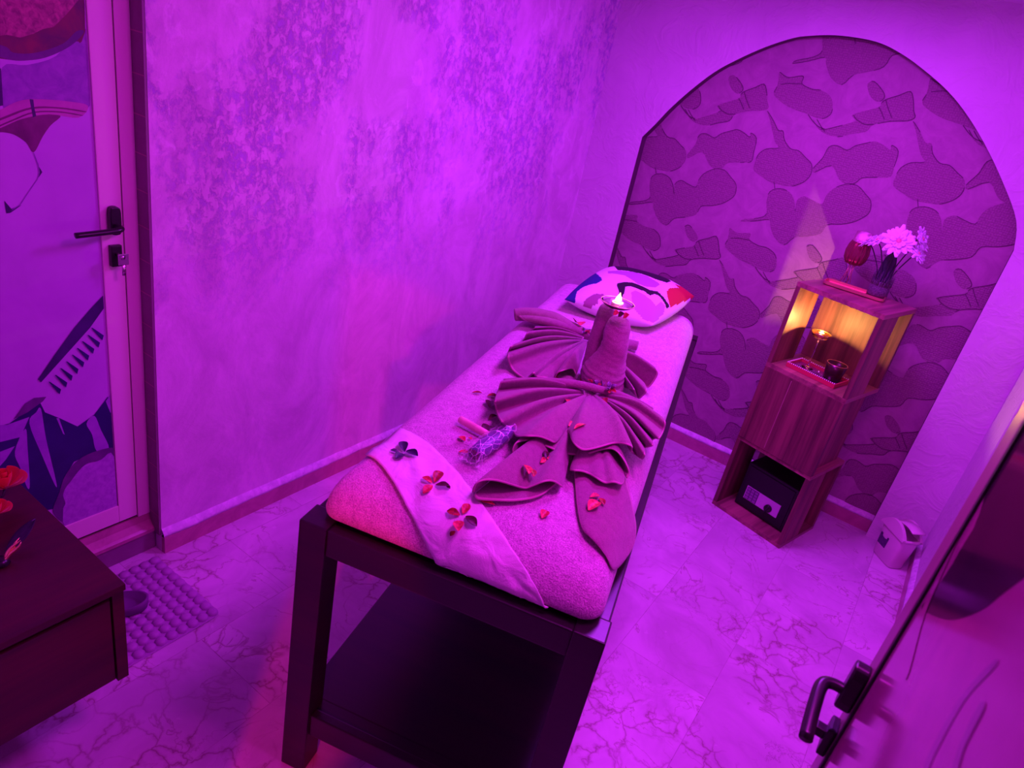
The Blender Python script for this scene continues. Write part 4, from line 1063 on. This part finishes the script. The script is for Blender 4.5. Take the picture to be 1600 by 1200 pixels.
# top of the stand: tray, ribbed lantern, vase with gerberas
ZU = H3+0.001
c0 = sl(at(1289, 437, 'z', ZU+0.010)); c1 = sl(at(1383, 467, 'z', ZU+0.010))
tray2 = empty('gold_tray', S2W((c0.x+c1.x)/2, (c0.y+c1.y)/2, ZU), SA+math.atan2(c1.y-c0.y, c1.x-c0.x), 'long narrow rose gold tray on top of the stand', 'tray')
L2 = (c1-c0).length/2; w2 = 0.048
def rr2(hx, hy, r, n=6): return [(sx*(hx-r)+r*math.cos(math.radians(a0+90*k/n)), sy*(hy-r)+r*math.sin(math.radians(a0+90*k/n))) for sx, sy, a0 in ((1,1,0),(-1,1,90),(-1,-1,180),(1,-1,270)) for k in range(n+1)]
b = MB()
O_, I_ = rr2(L2, w2, 0.02), rr2(L2-0.005, w2-0.005, 0.016)
b.rings([[(x, y, z) for x, y in o] for o, z in ((rr2(L2-0.004, w2-0.004, .018), 0), (O_, 0.003), (O_, 0.014), (I_, 0.014), (rr2(L2-0.006, w2-0.006, .015), 0.004))], True, True, False)
b.build('tray_body', M['rose_gold'], tray2)
def on_top(px, py, z): return at(px, py, 'z', z)
lp = on_top(1320, 441, ZU+0.006)
lt = empty('ribbed_lantern', lp, 0, 'ribbed amber glass tealight goblet with a sparkling top on the gold tray', 'lantern')
pt = at_plane(1346, 362, lp, Vector((0, 1, 0))); lh = pt.z-lp.z
M['amber'] = mat('amber_ribbed_glass', (0.30, 0.05, 0.08), 0.12, 0.5, Transmission_Weight=0.25)
M['sparkle'] = mottled('sparkling_band', (1.0, 0.75, 0.85), (0.8, 0.3, 0.5), 300, 0.15, 0.8, 0.8)
wobf = lambda a, z: 1+0.05*math.cos(a*16)
b = MB(); z0 = lh*0.36
b.lathe([(0.014, z0), (0.033, z0+lh*.03), (0.044, z0+lh*.12), (0.047, z0+lh*.25), (0.043, z0+lh*.38), (0.036, z0+lh*.46)], seg=96, wob=wobf, cap1=False); b.build('ribbed_bowl', M['amber'], lt)
b = MB(); b.lathe([(0.0360, z0+lh*.45), (0.0355, z0+lh*.48), (0.0330, z0+lh*.64), (0.0310, z0+lh*.64), (0.0345, z0+lh*.46)], seg=32, cap0=False, cap1=False); b.build('sparkling_rim', M['sparkle'], lt)
for k in range(4):
    a = k*math.pi/2+0.5
    b = MB(); b.tube([(0.010*math.cos(a), 0.010*math.sin(a), z0+0.003), (0.012*math.cos(a), 0.012*math.sin(a), z0*0.5), (0.022*math.cos(a), 0.022*math.sin(a), 0.001)], 0.0016, 8); b.build('leg', M['rose_gold'], lt)
# vase
vb = on_top(1369, 461, ZU+0.006)
vase = empty('vase', vb, 0, 'grey woven vase with a grassy fringe at the right end of the gold tray', 'vase')
M['vase'] = mottled('grey_woven', (0.05, 0.045, 0.06), (0.16, 0.12, 0.16), 220, 0.8, 0, 1.0)
b = MB(); b.lathe([(0.036, 0), (0.040, 0.003), (0.041, 0.028), (0.039, 0.034), (0.040, 0.045), (0.040, 0.062), (0.036, 0.062), (0.036, 0.01), (0.0, 0.008)], seg=36); b.build('vase_body', M['vase'], vase)
b = MB()
for k in range(44):
    a = 2*math.pi*k/44+random.uniform(-.05, .05); h = random.uniform(0.075, 0.115); r = 0.0405
    b.grid([[(r*math.cos(a-.05), r*math.sin(a-.05), 0.045), (r*math.cos(a+.05), r*math.sin(a+.05), 0.045)], [((r+.001)*math.cos(a-.03), (r+.001)*math.sin(a-.03), h*.8), ((r+.001)*math.cos(a+.03), (r+.001)*math.sin(a+.03), h*.8)], [((r+.002)*math.cos(a-.003), (r+.002)*math.sin(a-.003), h), ((r+.002)*math.cos(a+.003), (r+.002)*math.sin(a+.003), h)]])
o = b.build('grass_fringe', M['vase'], vase, solid=0.0006); o['label'] = 'upright dry grass blades around the vase'
M['gerb'] = mat('white_gerbera', (0.90, 0.78, 0.92), 0.6, Subsurface_Weight=0.1); M['gerb_c'] = mottled('gerbera_heart', (0.6, 0.12, 0.2), (0.8, 0.4, 0.4), 300, 0.8)
M['stem'] = mat('dark_stem', (0.03, 0.03, 0.03), 0.5); M['leafd'] = mottled('dark_leaf', (0.015, 0.012, 0.03), (0.03, 0.02, 0.05), 40, 0.35)
def gerbera(px, py, r, nrm, label, dy=0.0, bx=0.0):
    p = at(px, py, 'y', vb.y+dy); nrm = Vector(nrm).normalized()
    base_ = vb+Vector((bx, 0, 0.012)); root = empty('gerbera', base_, 0, label, 'flower', 'white gerberas in the vase')
    loc = p-base_; rot = nrm.to_track_quat('Z', 'X').to_matrix().to_4x4(); Mx = Matrix.Translation(loc) @ rot
    b = MB()
    for ring_, (nn_, rl, zz) in enumerate(((13, r, 0.0), (12, r*.86, 0.003), (9, r*.48, 0.006))):
        for k in range(nn_):
            a = 2*math.pi*(k+0.5*ring_)/nn_+random.uniform(-.07, .07); L = rl*random.uniform(.92, 1.05); tilt = random.uniform(-.10, .18)
            R_ = Matrix.Rotation(a, 4, 'Z')
            rows = []
            for i in range(6):
                t = i/5; w = 0.175*r*math.sin(math.pi*(0.12+0.80*t))**0.7
                rows.append([Mx @ (R_ @ Vector((0.15*r+t*(L-0.15*r), s*w, zz+tilt*L*t*t+0.25*w*s*s))) for s in (-1, 0, 1)])
            b.grid(rows)
    b.build('petals', M['gerb'], root, solid=0.0007)
    b = MB(); b.lathe([(0.19*r, 0.0), (0.19*r, 0.005), (0.12*r, 0.009), (0.0, 0.010)], seg=20, M=Mx); b.build('flower_heart', M['gerb_c'], root)
    b = MB(); pts = cat_rom([(0, 0, 0), (loc.x*.15, loc.y*.15, loc.z*.45), (loc.x*.6, loc.y*.6, loc.z*.82), tuple(loc-nrm*0.02), tuple(loc-nrm*0.002)], 5)
    b.tube(pts, 0.0024, 8); b.build('stem', M['stem'], root)
tc = (CAM-vb).normalized()
gerbera(1404, 377, 0.066, (0.12, -0.9, 0.45), 'large white gerbera facing the viewer, middle of the bunch', -0.03)
gerbera(1372, 376, 0.048, (-0.55, -0.35, 0.75), 'white gerbera seen half from the side, left of the large one', 0.0, -0.01)
gerbera(1356, 377, 0.040, (-0.75, -0.2, 0.6), 'white gerbera at the far left of the bunch, touching the lantern', 0.02, -0.02)
gerbera(1440, 374, 0.055, (0.80, -0.25, 0.50), 'white gerbera turned right, highest of the bunch', 0.0, 0.015)
gerbera(1434, 397, 0.045, (0.45, -0.25, -0.05+0.6), 'drooping white gerbera at the lower right of the bunch', -0.01, 0.02)
lf = empty('broad_leaf', vb+Vector((-0.003, 0, 0.012)), 0, 'broad dark leaf standing in the vase between the gerberas', 'leaf')
tip = at(1400, 388, 'y', vb.y)-lf.location
b = MB(); rows = []
for i in range(9):
    t = i/8; w = 0.030*math.sin(math.pi*(0.08+0.86*t)); c_ = Vector((tip.x*t**1.3, 0.004*math.sin(t*3), tip.z*t)); rows.append([c_+Vector((s*w, 0.006*s*s, 0)) for s in (-1, -.5, 0, .5, 1)])
b.grid(rows); b.build('blade', M['leafd'], lf, solid=0.001, sub=1)

# =============================================================== waste bin
fd = Vector((0.66, -0.75, 0)).normalized(); nd = Vector((0.75, 0.66, 0)).normalized()
BC = Vector((0.243, 3.257, 0))+nd*0.05
bin_ = empty('waste_bin', BC, math.atan2(fd.y, fd.x), 'small white plastic swing-lid waste bin in the corner by the niche', 'waste bin')
def supe(hx, hy, e=5, n=48):
    return [(hx*math.copysign(abs(math.cos(a))**(2/e), math.cos(a)), hy*math.copysign(abs(math.sin(a))**(2/e), math.sin(a))) for a in [2*math.pi*(k+.5)/n for k in range(n)]]
b = MB()
prof = [(0.062, 0.036, 0.001), (0.066, 0.040, 0.006), (0.078, 0.048, 0.160), (0.078, 0.048, 0.166), (0.074, 0.044, 0.166), (0.062, 0.037, 0.012)]
b.rings([[(x, y, z) for x, y in supe(hx, hy)] for hx, hy, z in prof]); b.build('bin_body', M['plastic_white'], bin_)
b = MB()   # lid: arched cheeks front and back with an opening between them
N_ = 24
def arc(s): return 0.168+0.050*(1-(abs(s))**2.2)
for yy0, yy1 in ((-0.051, -0.036), (0.036, 0.051)):
    rows = []
    for k in range(N_+1):
        s = -1+2*k/N_; x = s*0.081
        yy = yy0 if yy0 < 0 else yy1; yi = yy1 if yy0 < 0 else yy0
        rows.append([(x, yy, 0.160), (x, yy, 0.168+0.0*s), (x*0.985, yy*0.96, arc(s)), (x*0.985, yi, arc(s)), (x*0.985, yi, 0.168)])
    b.grid(rows, False)
b.rings([[(x, y, z) for x, y in supe(hx, hy)] for hx, hy, z in ((0.080, 0.050, 0.156), (0.083, 0.053, 0.158), (0.083, 0.053, 0.166), (0.078, 0.048, 0.170))], False, False)
b.build('lid_frame', M['plastic_white'], bin_, solid=0.002)
b = MB(); rows = []
for k in range(13):
    s = -1+2*k/12; x = 0.008+0.062*s; rows.append([(x+0.018, y, 0.206+0.016*(1-s*s)+0.010*s-0.0) for y in (-0.034, 0, 0.034)])
b.grid(rows); b.build('swing_flap', M['plastic_white'], bin_, solid=0.0025)
M['sticker'] = mottled('dark_sticker', (0.05, 0.01, 0.10), (0.12, 0.03, 0.18), 90, 0.5)
b = MB()
def sk(x, z):  # on the slanted front face
    hy = 0.040+(0.048-0.040)*(z-0.006)/0.154; return (x, -hy-0.0008, z)
b.poly([sk(*p) for p in ((-0.054,.062),(0.000,.062),(0.004,.120),(-0.006,.120),(-0.008,.108),(-0.020,.104),(-0.038,.107),(-0.041,.120),(-0.054,.120))])
b.build('sticker', M['sticker'], bin_, label='small dark pictogram sticker')

# =============================================================== dark cabinet at the left
cab = empty('low_cabinet', (-1.55, 0.32, 0), 0, 'low dark wooden cabinet in the left foreground', 'cabinet')
CX0, CX1, CY0, CY1, CT = -0.285, 0.305, -0.30, 0.30, 0.50
b = MB(); b.box(CX0, CX1, CY0, CY1+0.001, CT-0.018, CT, bev=0.002); b.build('top_board', M['cabinet_wood'], cab)
b = MB(); b.box(CX0, CX1-0.012, CY0, CY1-0.004, 0.205, CT-0.018, bev=0.001); b.build('body', M['cabinet_wood'], cab)
b = MB(); b.box(CX1-0.012, CX1-0.003, CY0+0.01, CY1-0.035, 0.215, CT-0.032, bev=0.001); b.build('drawer_front', M['cabinet_wood'], cab)
b = MB(); b.box(CX1-0.012, CX1-0.001, CY1-0.030, CY1-0.004, 0.205, CT-0.018, bev=0.001); b.build('corner_post', M['cabinet_wood'], cab)
b = MB(); b.box(CX0+0.01, CX0+0.10, CY0+0.02, CY1-0.20, 0.0, 0.205); b.build('plinth', M['cabinet_wood'], cab)
# roses, leaf and gilded twig on the cabinet
M['rose'] = mat('red_silk', (0.75, 0.01, 0.02), 0.5, Sheen_Weight=0.3)
def rose(c, r, label):
    root = empty('artificial_rose', Vector((c.x, c.y, 0.501)), 0, label, 'flower'); h = c.z-0.501
    b = MB()
    for k in range(12):
        a0 = k*2.4; rr_ = r*(0.25+0.75*k/11)
        rows = []
        for i in range(6):
            t = i/5; ro = rr_*math.sin(t*1.5+0.15)+ (0.22*r*t*t if k > 5 else 0)
            rows.append([(ro*math.cos(a0+s*0.75), ro*math.sin(a0+s*0.75), h-r*0.6+r*1.25*t*(1-0.25*k/11)-(0.25*r*t**3 if k > 6 else 0)) for s in (-1, -.5, 0, .5, 1)])
        b.grid(rows)
    b.build('petals', M['rose'], root, solid=0.001, sub=1)
    b = MB(); b.tube([(0, 0, h-r*0.5), (0.01, -0.01, h*0.4), (0, -0.03, 0.006)], 0.003, 8); b.build('stem', M['stem'], root)
rose(at(6, 750, 'z', 0.565), 0.042, 'larger red artificial rose on the dark cabinet at the left picture edge')
rose(at(-6, 795, 'z', 0.545), 0.028, 'smaller red rose below the larger one, cut by the left picture edge')
l0 = at(8, 862, 'z', 0.512); l1 = at(55, 812, 'z', 0.555)
lr = empty('dark_leaf', Vector((l0.x, l0.y, 0.501)), 0, 'pointed blackish leaf rising above the dark cabinet top', 'leaf')
b = MB(); rows = []; d = l1-lr.location; s0 = Vector((0, 0, 0.004)); side = Vector((d.y, -d.x, 0)).normalized()
for i in range(9):
    t = i/8; w = 0.017*math.sin(math.pi*min(1, t*0.98+.01))**0.8; c_ = s0.lerp(d, t); rows.append([c_+side*(s*w)+Vector((0, 0, .004*s*s)) for s in (-1, -.5, 0, .5, 1)])
b.grid(rows); b.build('blade', M['leafd'], lr, solid=0.001)
tw0 = at(2, 880, 'z', 0.503)
tg = empty('gilded_twig', Vector((tw0.x, tw0.y, 0.501)), 0, 'twisted gold leafed twig in a dark foot beside the blackish leaf', 'ornament')
b = MB()
for k, (ox, oy) in enumerate(((0, 0), (.006, .004), (-.005, .005))):
    pts = [(ox+0.003*math.sin(t*7+k*2), oy+0.040*t+0.003*math.cos(t*7+k*2), 0.006+0.040*t) for t in [i/12 for i in range(13)]]
    b.tube(pts, [0.0045*math.sin(math.pi*(0.15+0.8*i/12)) for i in range(13)], 8)
b.build('twig', mat('gold_leaf', (1.0, 0.72, 0.3), 0.25, 1.0), tg)
b = MB(); b.lathe([(0.016, 0), (0.018, 0.003), (0.013, 0.014), (0.0, 0.016)], seg=20); b.build('foot', M['black'], tg)

# bubble bath mat and slipper
bm_ = empty('bath_mat', (-1.615, 0.75, 0.001), 0, 'lilac rubber bath mat with rows of air bubbles on the marble floor', 'mat')
b = MB(); b.rings([[(x, y, z) for x, y in rr2(hx, hy, r)] for hx, hy, r, z in ((0.180, 0.252, 0.028, 0), (0.181, 0.253, .029, 0.002), (0.179, 0.251, .028, 0.004))], True, True, False); b.build('mat_sheet', M['rubber'], bm_)
b = MB()
nx, ny = 10, 15
for i in range(nx):
    for j in range(ny):
        x = -0.160+0.320*i/(nx-1); y = -0.235+0.470*j/(ny-1)
        b.lathe([(0.0178, 0.0035), (0.0172, 0.007), (0.0140, 0.0115), (0.0085, 0.0145), (0.0015, 0.0152)], (x, y, 0), 14, cap0=False)
bb_ = b.build('air_bubbles', M['rubber'], bm_)
for m_ in ('rubber',): pass
sl0 = Vector((-1.655, 0.785, 0.0175))
slp = empty('slipper', sl0, math.atan2(0.86-0.72, -1.585+1.72), 'purple foam slipper lying on the bath mat, half hidden by the cabinet', 'slipper')
b = MB()
def sole(k): return [(0.095*k*math.cos(a)-0.0, 0.042*k*math.sin(a)*(1-0.12*math.cos(a)*-1)) for a in [2*math.pi*i/40 for i in range(40)]]
rr = []
for k, z in ((0.93, 0), (1.0, 0.006), (1.03, 0.020)):
    rr.append([(x, y, z) for x, y in sole(k)])
rr.append([(x, y, 0.022+0.022*max(0, x/0.095)) for x, y in sole(1.04)])
rr.append([(x, y, 0.022+0.021*max(0, x/0.095)) for x, y in sole(0.96)])
rr.append([(x, y, 0.012) for x, y in sole(0.84)]); rr.append([(x, y, 0.010) for x, y in sole(0.3)])
b.rings(rr); b.build('foam_body', M['slipper'], slp)
